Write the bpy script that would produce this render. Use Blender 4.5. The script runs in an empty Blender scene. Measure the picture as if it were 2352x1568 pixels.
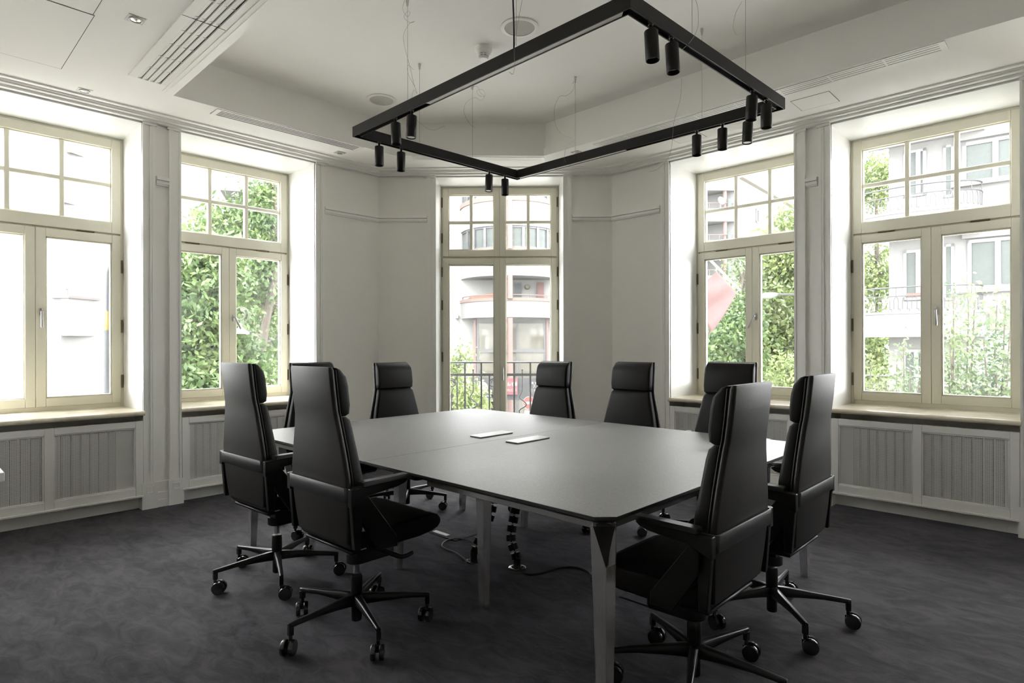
import bpy, bmesh, math, random
import numpy as np
from mathutils import Vector, Matrix

# ------------------------------------------------------------------ camera, sky, exposure
SC = bpy.context.scene
COL = SC.collection
FPX, Y0, YAW, CAMH, ROLL, CX = 1378.4, 791.58, .766, 1.3033, -.0025, 1176.0   # for a 2352 x 1568 frame
FW = Vector((math.cos(YAW), math.sin(YAW), 0)); RT = Vector((math.sin(YAW), -math.cos(YAW), 0)); UP = Vector((0, 0, 1))
cam_data = bpy.data.cameras.new('camera'); cam = bpy.data.objects.new('camera', cam_data); COL.objects.link(cam)
cam_data.sensor_fit = 'HORIZONTAL'; cam_data.sensor_width = 36; cam_data.lens = 36 * FPX / 2352
cam_data.shift_y = (Y0 - 784) / 2352; cam_data.clip_start = .05; cam_data.clip_end = 500
cam.matrix_world = Matrix.Translation((0, 0, CAMH)) @ Matrix.Rotation(YAW - math.pi / 2, 4, 'Z') @ Matrix.Rotation(math.pi / 2, 4, 'X') @ Matrix.Rotation(ROLL, 4, 'Z')
SC.camera = cam

world = bpy.data.worlds.new('overcast_sky'); SC.world = world; world.use_nodes = True
wn = world.node_tree.nodes; wn['Background'].inputs[0].default_value = (.97, .985, 1.0, 1); wn['Background'].inputs[1].default_value = 22.0
SC.view_settings.view_transform = 'Standard'; SC.view_settings.look = 'None'
SC.view_settings.exposure = 0.0; SC.view_settings.gamma = 1.0; SC.view_settings.use_curve_mapping = False
cy = SC.cycles
cy.use_denoising = True; cy.max_bounces = 14; cy.diffuse_bounces = 8; cy.glossy_bounces = 5; cy.transparent_max_bounces = 24
cy.transmission_bounces = 6; cy.caustics_reflective = False; cy.caustics_refractive = False; cy.sample_clamp_indirect = 12

def ray(px, py):
    X, Y = px - CX, py - Y0; c, s = math.cos(ROLL), math.sin(ROLL)
    a, b = c * X + s * Y, -s * X + c * Y
    return FW + RT * (a / FPX) - UP * (b / FPX)
def at(px, py, d):            # a pixel's point at forward distance d
    return Vector((0, 0, CAMH)) + ray(px, py) * d
def onz(px, py, z):           # a pixel's point on a level plane
    r = ray(px, py); return Vector((0, 0, CAMH)) + r * ((z - CAMH) / r.z)

# ------------------------------------------------------------------ materials
MATS = {}
def mat(name, col, rough=.5, metal=0, spec=.5, noise=None, bump=None, emit=None, sheen=0, coat=0):
    if name in MATS: return MATS[name]
    m = bpy.data.materials.new(name); m.use_nodes = True; nt = m.node_tree; p = nt.nodes['Principled BSDF']
    p.inputs['Base Color'].default_value = (*col, 1); p.inputs['Roughness'].default_value = rough
    p.inputs['Metallic'].default_value = metal; p.inputs['Specular IOR Level'].default_value = spec
    if sheen: p.inputs['Sheen Weight'].default_value = sheen; p.inputs['Sheen Roughness'].default_value = .6
    if coat: p.inputs['Coat Weight'].default_value = coat; p.inputs['Coat Roughness'].default_value = .15
    if emit: p.inputs['Emission Color'].default_value = (*emit[:3], 1); p.inputs['Emission Strength'].default_value = emit[3]
    tc = None
    if noise or bump:
        tc = nt.nodes.new('ShaderNodeTexCoord')
    if noise:                 # (scale, colour2, detail, low, high)
        n = nt.nodes.new('ShaderNodeTexNoise'); n.inputs['Scale'].default_value = noise[0]; n.inputs['Detail'].default_value = noise[2]
        nt.links.new(tc.outputs['Object'], n.inputs['Vector'])
        r = nt.nodes.new('ShaderNodeValToRGB'); r.color_ramp.elements[0].position = noise[3]; r.color_ramp.elements[1].position = noise[4]
        r.color_ramp.elements[0].color = (*col, 1); r.color_ramp.elements[1].color = (*noise[1], 1)
        nt.links.new(n.outputs['Fac'], r.inputs['Fac']); nt.links.new(r.outputs['Color'], p.inputs['Base Color'])
    if bump:                  # (scale, strength, distance, detail)
        n = nt.nodes.new('ShaderNodeTexNoise'); n.inputs['Scale'].default_value = bump[0]; n.inputs['Detail'].default_value = bump[3]
        nt.links.new(tc.outputs['Object'], n.inputs['Vector'])
        b = nt.nodes.new('ShaderNodeBump'); b.inputs['Strength'].default_value = bump[1]; b.inputs['Distance'].default_value = bump[2]
        nt.links.new(n.outputs['Fac'], b.inputs['Height']); nt.links.new(b.outputs['Normal'], p.inputs['Normal'])
    MATS[name] = m; return m

PLASTER = mat('wall_paint', (.87, .857, .815), .75, bump=(60, .05, .01, 2))
CEILP = mat('ceiling_paint', (.89, .877, .845), .85)
TRIMP = mat('trim_paint', (.88, .87, .835), .42)
GLOSSP = mat('reveal_paint', (.77, .77, .755), .35)
CREAM = mat('cream_window_paint', (.70, .672, .56), .38, bump=(30, .03, .01, 2))
BRASS = mat('aged_bronze', (.16, .125, .075), .45, .7)
STEEL = mat('satin_steel', (.55, .55, .54), .28, 1)
CHROME = mat('polished_chrome', (.66, .65, .64), .16, .85)
MARBLE = mat('beige_marble', (.78, .72, .58), .16, noise=(7, (.62, .53, .38), 8, .45, .75))
DARKGAP = mat('slot_shade_and_joint', (.03, .028, .025), .9)  # flat dark standing in for shade inside vent slots; also the diffuser joint
VENTW = mat('vent_white', (.80, .79, .75), .45)
CARPET = None
BLACKM = mat('black_powder_coat', (.0065, .0062, .0058), .45, spec=.25)
LEATHER = mat('black_leather', (.0105, .0085, .0070), .44, spec=.30, bump=(260, .12, .004, 3))
LEATHER2 = mat('black_leather_cushion', (.0052, .0045, .0040), .5, spec=.18, bump=(320, .15, .003, 2))
PLASTIC = mat('black_plastic', (.0055, .0055, .0055), .42, spec=.3)
ALUBLK = mat('black_anodised', (.020, .020, .021), .28, .5)
BANDM = mat('graphite_band', (.030, .029, .029), .42, .3)
SILVER = mat('gas_rod_steel', (.6, .59, .56), .25, 1)
WHITEP = mat('white_plastic', (.82, .81, .78), .4)
WIREM = mat('steel_wire', (.33, .31, .27), .4, .8)
LENS = mat('spot_lens', (.75, .74, .70), .3)  # paler lens copy; the brightness of lit-looking spots is put into its colour
LEDS = mat('led_diffuser', (.62, .60, .57), .5)
ZINC = mat('plug_brass', (.8, .72, .5), .25, 1)

def carpet():
    m = bpy.data.materials.new('dark_velour_carpet'); m.use_nodes = True; nt = m.node_tree; p = nt.nodes['Principled BSDF']
    tc = nt.nodes.new('ShaderNodeTexCoord')
    mp = nt.nodes.new('ShaderNodeMapping'); mp.inputs['Rotation'].default_value = (0, 0, .8); mp.inputs['Scale'].default_value = (2.2, 1, 1)
    nt.links.new(tc.outputs['Object'], mp.inputs['Vector'])
    n1 = nt.nodes.new('ShaderNodeTexNoise'); n1.inputs['Scale'].default_value = 5.5; n1.inputs['Detail'].default_value = 9; n1.inputs['Roughness'].default_value = .72; n1.inputs['Distortion'].default_value = .8
    n2 = nt.nodes.new('ShaderNodeTexNoise'); n2.inputs['Scale'].default_value = 1.6; n2.inputs['Detail'].default_value = 3
    n3 = nt.nodes.new('ShaderNodeTexNoise'); n3.inputs['Scale'].default_value = 420; n3.inputs['Detail'].default_value = 2
    for n in (n1, n2, n3): nt.links.new(mp.outputs['Vector'], n.inputs['Vector'])
    mx = nt.nodes.new('ShaderNodeMath'); mx.operation = 'MULTIPLY_ADD'; mx.inputs[1].default_value = .45
    nt.links.new(n2.outputs['Fac'], mx.inputs[0]); nt.links.new(n1.outputs['Fac'], mx.inputs[2])
    r = nt.nodes.new('ShaderNodeValToRGB'); r.color_ramp.elements[0].position = .58; r.color_ramp.elements[1].position = .86
    r.color_ramp.elements[0].color = (.011, .0098, .0100, 1); r.color_ramp.elements[1].color = (.064, .058, .060, 1)
    nt.links.new(mx.outputs[0], r.inputs['Fac']); nt.links.new(r.outputs['Color'], p.inputs['Base Color'])
    ad = nt.nodes.new('ShaderNodeMath'); ad.operation = 'MULTIPLY_ADD'; ad.inputs[1].default_value = .35
    nt.links.new(n3.outputs['Fac'], ad.inputs[0]); nt.links.new(n1.outputs['Fac'], ad.inputs[2])
    b = nt.nodes.new('ShaderNodeBump'); b.inputs['Strength'].default_value = .5; b.inputs['Distance'].default_value = .012
    nt.links.new(ad.outputs[0], b.inputs['Height']); nt.links.new(b.outputs['Normal'], p.inputs['Normal'])
    p.inputs['Roughness'].default_value = .85; p.inputs['Specular IOR Level'].default_value = .25
    p.inputs['Sheen Weight'].default_value = .20; p.inputs['Sheen Roughness'].default_value = .4; p.inputs['Sheen Tint'].default_value = (.60, .60, .74, 1)
    return m
CARPET = carpet()

def laminate():
    m = mat('grey_laminate', (.150, .146, .136), .42, spec=.9, noise=(210, (.205, .20, .187), 3, .4, .62), bump=(240, .10, .002, 2)); return m
LAMINATE = laminate()
EDGEM = mat('black_table_edge', (.012, .012, .012), .4)

def glass():                  # clear pane with a thin film of dust
    m = bpy.data.materials.new('window_glass'); m.use_nodes = True; nt = m.node_tree; nt.nodes.clear()
    out = nt.nodes.new('ShaderNodeOutputMaterial'); tr = nt.nodes.new('ShaderNodeBsdfTransparent'); tr.inputs[0].default_value = (.97, .98, .97, 1)
    gl = nt.nodes.new('ShaderNodeBsdfGlossy'); gl.inputs['Roughness'].default_value = .02; gl.inputs[0].default_value = (.9, .95, .95, 1)
    fr = nt.nodes.new('ShaderNodeFresnel'); fr.inputs[0].default_value = 1.45
    mx = nt.nodes.new('ShaderNodeMixShader'); nt.links.new(fr.outputs[0], mx.inputs[0]); nt.links.new(tr.outputs[0], mx.inputs[1]); nt.links.new(gl.outputs[0], mx.inputs[2])
    ts = nt.nodes.new('ShaderNodeBsdfTranslucent'); ts.inputs[0].default_value = (.9, .92, .9, 1)
    tc = nt.nodes.new('ShaderNodeTexCoord'); n = nt.nodes.new('ShaderNodeTexNoise'); n.inputs['Scale'].default_value = 2.2; n.inputs['Detail'].default_value = 4
    nt.links.new(tc.outputs['Object'], n.inputs['Vector'])
    mr = nt.nodes.new('ShaderNodeMapRange'); mr.inputs[1].default_value = .35; mr.inputs[2].default_value = .75; mr.inputs[3].default_value = .003; mr.inputs[4].default_value = .016
    nt.links.new(n.outputs['Fac'], mr.inputs[0])
    m2 = nt.nodes.new('ShaderNodeMixShader'); nt.links.new(mr.outputs[0], m2.inputs[0]); nt.links.new(mx.outputs[0], m2.inputs[1]); nt.links.new(ts.outputs[0], m2.inputs[2])
    nt.links.new(m2.outputs[0], out.inputs[0]); return m
GLASS = glass()

def perforated():             # sheet metal with a grid of real (see-through) square holes, local X-Z plane
    m = bpy.data.materials.new('perforated_sheet'); m.use_nodes = True; nt = m.node_tree; p = nt.nodes['Principled BSDF']; out = nt.nodes['Material Output']
    p.inputs['Base Color'].default_value = (.80, .79, .75, 1); p.inputs['Roughness'].default_value = .45
    tc = nt.nodes.new('ShaderNodeTexCoord'); sp = nt.nodes.new('ShaderNodeSeparateXYZ'); nt.links.new(tc.outputs['Object'], sp.inputs[0])
    ks = []
    for ax in ('X', 'Z'):
        d = nt.nodes.new('ShaderNodeMath'); d.operation = 'DIVIDE'; d.inputs[1].default_value = .0098; nt.links.new(sp.outputs[ax], d.inputs[0])
        f = nt.nodes.new('ShaderNodeMath'); f.operation = 'FRACT'; nt.links.new(d.outputs[0], f.inputs[0])
        g = nt.nodes.new('ShaderNodeMath'); g.operation = 'LESS_THAN'; g.inputs[1].default_value = .56; nt.links.new(f.outputs[0], g.inputs[0]); ks.append(g)
    mu = nt.nodes.new('ShaderNodeMath'); mu.operation = 'MULTIPLY'; nt.links.new(ks[0].outputs[0], mu.inputs[0]); nt.links.new(ks[1].outputs[0], mu.inputs[1])
    tr = nt.nodes.new('ShaderNodeBsdfTransparent'); mx = nt.nodes.new('ShaderNodeMixShader')
    nt.links.new(mu.outputs[0], mx.inputs[0]); nt.links.new(p.outputs[0], mx.inputs[1]); nt.links.new(tr.outputs[0], mx.inputs[2]); nt.links.new(mx.outputs[0], out.inputs[0])
    return m
PERF = perforated()

# ------------------------------------------------------------------ mesh builder
class B:
    def __init__(s): s.v = []; s.f = []
    def add(s, vs, fs):
        k = len(s.v); s.v += [tuple(v) for v in vs]; s.f += [tuple(i + k for i in f) for f in fs]; return s
    def hexa(s, p):           # p: 4 bottom points, 4 top points in the same order
        return s.add(p, [(0, 3, 2, 1), (4, 5, 6, 7), (0, 1, 5, 4), (1, 2, 6, 5), (2, 3, 7, 6), (3, 0, 4, 7)])
    def box(s, x0, x1, y0, y1, z0, z1):
        return s.hexa([(x0, y0, z0), (x1, y0, z0), (x1, y1, z0), (x0, y1, z0), (x0, y0, z1), (x1, y0, z1), (x1, y1, z1), (x0, y1, z1)])
    def prism(s, poly, z0, z1, fn=None):
        n = len(poly); fn = fn or (lambda a, b, c: (a, b, c))
        return s.add([fn(a, b, z0) for a, b in poly] + [fn(a, b, z1) for a, b in poly],
                     [tuple(range(n))[::-1], tuple(range(n, 2 * n))] + [(i, (i + 1) % n, n + (i + 1) % n, n + i) for i in range(n)])
    def loft(s, loops, cap=True, closed=True):
        n = len(loops[0]); vs = [p for l in loops for p in l]; fs = []
        for j in range(len(loops) - 1):
            for i in range(n if closed else n - 1):
                fs.append((j * n + i, j * n + (i + 1) % n, (j + 1) * n + (i + 1) % n, (j + 1) * n + i))
        if cap: fs += [tuple(range(n))[::-1], tuple(range((len(loops) - 1) * n, len(loops) * n))]
        return s.add(vs, fs)
    def tube(s, pts, r, n=8, cap=True):
        pts = [Vector(p) for p in pts]; loops = []; up = None
        for i, p in enumerate(pts):
            t = (pts[min(i + 1, len(pts) - 1)] - pts[max(i - 1, 0)]).normalized()
            if up is None: up = Vector((0, 0, 1)) if abs(t.z) < .9 else Vector((1, 0, 0))
            a = t.cross(up); a = a.normalized() if a.length > 1e-6 else t.orthogonal().normalized(); b = a.cross(t).normalized(); up = b
            q = r[i] if isinstance(r, (list, tuple)) else r
            loops.append([p + a * (q * math.cos(2 * math.pi * k / n)) + b * (q * math.sin(2 * math.pi * k / n)) for k in range(n)])
        return s.loft(loops, cap)
    def lathe(s, prof, n=24, c=(0, 0, 0), ax=None):   # prof: (radius, height) along axis
        c = Vector(c); ax = Vector(ax or (0, 0, 1)).normalized(); a = ax.orthogonal().normalized(); b = ax.cross(a)
        return s.loft([[c + ax * h + (a * math.cos(2 * math.pi * k / n) + b * math.sin(2 * math.pi * k / n)) * r for k in range(n)] for r, h in prof])
    def build(s, name, m, parent=None, smooth=False, bevel=0, seg=2, world=False, recalc=True):
        off = Vector((0, 0, 0)); o_ = parent
        if world:
            while o_ is not None: off = off + o_.location; o_ = o_.parent
        me = bpy.data.meshes.new(name); me.from_pydata([(v[0] - off.x, v[1] - off.y, v[2] - off.z) for v in s.v], [], s.f)
        if recalc or bevel:
            bm = bmesh.new(); bm.from_mesh(me); bmesh.ops.recalc_face_normals(bm, faces=bm.faces)
            if bevel:
                es = [e for e in bm.edges if len(e.link_faces) == 2 and e.calc_face_angle(0) > .5]
                bmesh.ops.bevel(bm, geom=es, offset=bevel, segments=seg, affect='EDGES', clamp_overlap=True)
            bm.to_mesh(me); bm.free()
        if smooth or bevel:
            me.polygons.foreach_set('use_smooth', [True] * len(me.polygons)); me.set_sharp_from_angle(angle=.7)
        me.materials.append(m)
        o = bpy.data.objects.new(name, me); COL.objects.link(o)
        if parent is not None: o.parent = parent
        return o

def tag(o, label=None, cat=None, group=None, kind=None):
    if label: o['label'] = label
    if cat: o['category'] = cat
    if group: o['group'] = group
    if kind: o['kind'] = kind
    return o
def thing(name, label, cat, loc=(0, 0, 0), rz=0, group=None, kind=None):
    o = bpy.data.objects.new(name, None); COL.objects.link(o); o.empty_display_size = .1
    o.location = loc; o.rotation_euler = (0, 0, rz); return tag(o, label, cat, group, kind)
def copy_tree(o, parent=None):
    c = o.copy(); COL.objects.link(c); c.parent = parent
    for ch in list(o.children): copy_tree(ch, c)
    return c
def text(s, size, m, parent, loc, rot, name='lettering', ext=.002, align='CENTER'):
    cu = bpy.data.curves.new(name, 'FONT'); cu.body = s; cu.size = size; cu.extrude = ext; cu.align_x = align; cu.align_y = 'CENTER'
    tmp = bpy.data.objects.new(name, cu); COL.objects.link(tmp); bpy.context.view_layer.update()
    me = bpy.data.meshes.new_from_object(tmp.evaluated_get(bpy.context.evaluated_depsgraph_get())); bpy.data.objects.remove(tmp); me.materials.clear(); me.materials.append(m)
    o = bpy.data.objects.new(name, me); COL.objects.link(o); o.parent = parent; o.location = loc; o.rotation_euler = rot; return o

# ------------------------------------------------------------------ room frame
WL, WR = 5.416, 5.27
class Wall:                    # s runs along the wall, p points into the room, z is up
    def __init__(s, O, D, N): s.O, s.D, s.N = Vector((*O, 0)), Vector((*D, 0)), Vector((*N, 0))
    def P(s, a, p, z): return s.O + s.D * a + s.N * p + Vector((0, 0, z))
    def box(s, b, a0, a1, p0, p1, z0, z1):
        return b.hexa([s.P(a0, p0, z0), s.P(a1, p0, z0), s.P(a1, p1, z0), s.P(a0, p1, z0), s.P(a0, p0, z1), s.P(a1, p0, z1), s.P(a1, p1, z1), s.P(a0, p1, z1)])
WLEFT = Wall((0, WL), (1, 0), (0, -1))
WRIGHT = Wall((WR, 0), (0, 1), (-1, 0))
CA, CB = Vector((3.599, WL)), Vector((WR, 3.615)); CD = (CB - CA).normalized(); CN = Vector((-CD.y, CD.x))
if CN.dot(CA) > 0: CN = -CN
WCEN = Wall(CA, CD, CN); CLEN = (CB - CA).length
ZTOP, ZHEAD, ZSILL = 3.133, 3.077, .786
THICK = .70

WINL = [(-2.35, -1.15), (-1.07, .13), (.205, 1.405)][2:] + [(1.685, 2.885)]
WINR = [(1.785, 2.947), (.335, 1.503)]
EXTL = [(-1.275, -.075)]        # unseen windows added along the row to let in more daylight
EXTR = [(-1.13, .05)]

def wall(name, W, s0, s1, openings, label, zb=0.0):
    b = B(); cur = s0; zt = 3.60
    for a0, a1 in sorted((u - .02, v + .02 + zb * .025) for u, v in openings):
        W.box(b, cur, a0, -THICK, -.02, -.3, zt)
        W.box(b, a0, a1, -THICK, -.02, ZHEAD, zt)
        W.box(b, a0, a1, -THICK, -.34, -.3, .745 if zb == 0 else 0)      # parapet under the sill
        W.box(b, a0, a1, -.34, -.02, -.3, -.002)
        cur = a1
    W.box(b, cur, s1, -THICK, -.02, -.3, zt)
    o = b.build(name, PLASTER); return tag(o, label, 'wall', kind='structure')
wall('wall_left', WLEFT, -2.6, 3.606, WINL + EXTL, 'pale grey plastered wall with the two windows beside the tree')
wall('wall_right', WRIGHT, -2.8, 3.62, WINR + EXTR, 'pale grey plastered wall with flag window and shrub window')
DOOR = (.607, 1.925)
wall('wall_center', WCEN, 0, CLEN, [DOOR], 'pale grey angled wall holding the balcony door', zb=1)
# outer corner wedges where the angled wall meets its neighbours
b = B(); b.prism([tuple(WCEN.P(0, -.02, 0).xy), tuple(WCEN.P(0, -THICK, 0).xy), tuple(WLEFT.P(3.606, -THICK, 0).xy), tuple(WLEFT.P(3.606, -.02, 0).xy)], -.3, 3.6)
b.prism([tuple(WCEN.P(CLEN, -.02, 0).xy), tuple(WCEN.P(CLEN, -THICK, 0).xy), tuple(WRIGHT.P(3.62, -THICK, 0).xy), tuple(WRIGHT.P(3.62, -.02, 0).xy)], -.3, 3.6)
tag(b.build('wall_corner', PLASTER), 'solid masonry at the outer corners beside the balcony door', 'wall', kind='structure')
tag(B().box(-2.8, -2.6, -2.9, 5.45, -.3, 3.6).build('wall_back', PLASTER), 'plain pale wall closing the far end of the room', 'wall', kind='structure')
tag(B().box(-2.8, 5.3, -3.0, -2.8, -.3, 3.6).build('wall_rear', PLASTER), 'plain pale wall closing the room opposite the tree windows', 'wall', kind='structure')
def diag_clip(off): return [(-2.8, -3.0), (5.27 + off, -3.0), (5.27 + off, (6.322 + off - .7333 * (5.27 + off)) / .6801), ((6.322 + off - .6801 * (5.416 + off)) / .7333, 5.416 + off), (-2.8, 5.416 + off)]
b = B(); b.prism(diag_clip(.3), -.3, 0); tag(b.build('floor', CARPET), 'dark charcoal velour carpet covering the whole room', 'floor', kind='structure')
b = B()
b.prism([(-2.8, -3.0), (1.44, -3.0), (1.44, 5.6), (-2.8, 5.6)], ZTOP, 3.2)
b.prism([(1.44, 4.82), (3.39, 4.82), (3.74, 5.6), (1.44, 5.6)], ZTOP, 3.2)
b.prism([(3.39, 4.82), (4.40, 3.80), (5.5, 3.70), (3.74, 5.6)], ZTOP, 3.2)
b.prism([(4.40, -3.0), (5.5, -3.0), (5.5, 3.70), (4.40, 3.80)], ZTOP, 3.2)
b.prism([(1.44, -3.0), (4.40, -3.0), (4.40, -.6), (1.44, -.6)], ZTOP, 3.2)
ZC = 3.46
b.prism([(1.30, -.75), (4.6, -.75), (4.6, 3.95), (3.55, 5.02), (1.30, 5.02)], ZC, 3.56)
CPATH = [(1.44, -.6), (4.40, -.6), (4.40, 3.80), (3.39, 4.82), (1.44, 4.82)]
def offset_loop(path, d):       # counter-clockwise closed path, d > 0 outwards
    n = len(path); out = []
    for i in range(n):
        p0, p1, p2 = (Vector(path[(i + k) % n]) for k in (-1, 0, 1))
        e1, e2 = (p1 - p0).normalized(), (p2 - p1).normalized(); n1, n2 = Vector((e1.y, -e1.x)), Vector((e2.y, -e2.x))
        m = (n1 + n2).normalized(); out.append(p1 + m * (d / m.dot(n1)))
    return out
def sweep(b, path, prof, closed=True):
    n = len(path); rings = [[(p.x, p.y, z) for p in offset_loop(path, d)] for d, z in prof]
    for i in range(n if closed else n - 1):
        j = (i + 1) % n
        for k in range(len(rings) - 1): b.add([rings[k][i], rings[k][j], rings[k + 1][j], rings[k + 1][i]], [(0, 1, 2, 3)])
sweep(b, CPATH, [(0, ZTOP), (.05, 3.19), (.05, ZC)])
ceiling = tag(b.build('ceiling', CEILP), 'white ceiling with a raised five-sided coffer over the table', 'ceiling', kind='structure')
B().prism(diag_clip(.69), 3.6, 3.9).build('light_block_slab', CEILP, ceiling)  # unseen slab added above the ceiling to keep sky light out
# stepped moulding round the coffer
b = B(); sweep(b, CPATH, [(-.002, ZTOP - .004), (-.002, ZTOP + .008), (.012, ZTOP + .008), (.012, ZTOP + .022), (.024, ZTOP + .022), (.024, ZTOP + .037), (.036, ZTOP + .037), (.036, ZTOP + .05), (.051, ZTOP + .075)])
tag(b.build('trim_1', TRIMP), 'thin stepped white moulding around the coffer edge', 'moulding', kind='structure')
b = B(); b.box(1.392, 1.442, -.6, 4.80, ZTOP - .012, ZTOP - .001); b.box(1.366, 1.394, -.6, 4.79, ZTOP - .006, ZTOP - .001)
tag(b.build('trim_2', TRIMP), 'flat white fascia strip beside the long slot diffuser', 'moulding', kind='structure')
# cornice along the three walls
def mitre(d): # room-side polyline at distance d from the walls
    y = WL - d; x = WR - d
    c = CN.dot(CA) + d
    xl = (c - CN.y * y) / CN.x; yr = (c - CN.x * x) / CN.y
    return [(-2.6, y), (xl, y), (x, yr), (x, -2.8)]
def run(b, prof, cut=None):
    L = [[(p[0], p[1], z) for p in mitre(d)] for d, z in prof]
    for i in range(3):
        for k in range(len(L) - 1): b.add([L[k][i], L[k][i + 1], L[k + 1][i + 1], L[k + 1][i]], [(0, 1, 2, 3)])
b = B(); run(b, [(-.01, 3.088), (.035, 3.088), (.035, 3.104), (.080, 3.104), (.080, 3.117), (.092, 3.114), (.098, 3.114), (.098, 3.124), (.130, 3.121), (.150, 3.121), (.150, ZTOP + .002)])
tag(b.build('trim_3', TRIMP), 'shallow stepped white cornice along the window walls', 'cornice', kind='structure')

def casing(b, W, a, sgn, z0=.205, z1=3.085, w=.09):   # stepped architrave outward from an opening edge
    for u0, u1, p in ((0, .014, -.002), (.014, .05, -.009), (.05, .066, .0), (.066, w, .004)):
        x0, x1 = a + sgn * u0, a + sgn * u1; W.box(b, min(x0, x1), max(x0, x1), -.03, p, z0, z1)
def plinth(b, W, a, sgn, w=.10):
    x0, x1 = sorted((a - sgn * .012, a + sgn * w)); W.box(b, x0, x1, -.10, .008, 0, .207)
    c = (x0 + x1) / 2
    for q in ((c - .026, c + .026, .128, .133), (c - .026, c + .026, .175, .180), (c - .026, c - .021, .133, .175), (c + .021, c + .026, .133, .175)): W.box(b, q[0], q[1], .007, .012, q[2], q[3])
def dado(b, W, a0, a1):
    for z0, z1, p in ((2.600, 2.610, .0), (2.610, 2.636, .014), (2.636, 2.640, .0), (2.640, 2.664, .026), (2.664, 2.672, .008)): W.box(b, a0, a1, -.03, p, z0, z1)
def trimset(name, W, cas, rails, low, label):
    b = B()
    for a, g in cas:
        casing(b, W, a, g); plinth(b, W, a, g); W.box(b, min(a, a + g * .1), max(a, a + g * .1), -.03, .010, 3.068, 3.096)
    for a0, a1 in rails: dado(b, W, a0, a1)
    for a0, a1 in low:
        W.box(b, a0, a1, -.03, .0, 0, .06); W.box(b, a0, a1, -.03, -.006, .06, .085); W.box(b, a0, a1, -.03, -.002, .085, .12); W.box(b, a0, a1, -.03, -.012, .12, .18); W.box(b, a0, a1, -.03, -.004, .18, .205)
    return tag(b.build(name, TRIMP), label, 'moulding', kind='structure')
trimset('trim_4', WLEFT, [(1.405, 1), (1.685, -1), (2.885, 1), (.205, -1), (-.075, 1), (-1.275, -1)], [(1.50, 1.59), (2.976, 3.61), (.02, .11)], [(1.50, 1.59), (2.976, 3.61), (.02, .11)], 'white pilaster mouldings and picture rail on the tree-window wall')
trimset('trim_5', WRIGHT, [(1.503, 1), (1.785, -1), (2.947, 1), (.335, -1), (.05, 1), (-1.13, -1)], [(1.60, 1.69), (3.04, 3.62), (.145, .24)], [(1.60, 1.69), (3.04, 3.62), (.145, .24)], 'white pilaster mouldings and picture rail on the flag-window wall')
trimset('trim_6', WCEN, [(DOOR[0], -1), (1.95, 1)], [(0.0, .515), (2.045, CLEN)], [(0.0, .515), (2.045, CLEN)], 'white door casing and picture rail on the angled wall')

# ------------------------------------------------------------------ windows
def ring(W, b, a0, a1, z0, z1, w, p0, p1, wb=None, wt=None):
    wb = wb or w; wt = wt or w
    W.box(b, a0, a0 + w, p0, p1, z0, z1); W.box(b, a1 - w, a1, p0, p1, z0, z1)
    W.box(b, a0 + w, a1 - w, p0, p1, z0, z0 + wb); W.box(b, a0 + w, a1 - w, p0, p1, z1 - wt, z1)
def handle(W, parent, s, z, p, ang):
    b = B(); n = 12
    loop = lambda q, k: [W.P(s + .013 * k * math.cos(2 * math.pi * i / n), q, z + .034 * k * math.sin(2 * math.pi * i / n)) for i in range(n)]
    b.loft([loop(p, 1), loop(p + .008, 1), loop(p + .011, .7)])
    b.tube([W.P(s, p + .008, z + .006), W.P(s, p + .05, z + .006)], .009, 10)
    dx, dz = math.sin(ang), -math.cos(ang)
    b.tube([W.P(s, p + .046, z + .008), W.P(s + dx * .03, p + .05, z + .006 + dz * .03), W.P(s + dx * .12, p + .05, z + .006 + dz * .12), W.P(s + dx * .128, p + .048, z + .006 + dz * .128)], [.008, .009, .0095, .006], 10)
    b.build('handle', STEEL, parent, smooth=True, world=True)['label'] = 'satin steel lever handle'
def hinge_v(W, parent, s, z, p):
    B().tube([W.P(s, p, z - .055), W.P(s, p, z + .055)], .008, 8).build('hinge', BRASS, parent, smooth=True, world=True)
def hinge_h(W, parent, s, z, p):
    b = B(); b.tube([W.P(s - .06, p, z), W.P(s + .06, p, z)], .007, 8); b.build('hinge', BRASS, parent, smooth=True, world=True)
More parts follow.
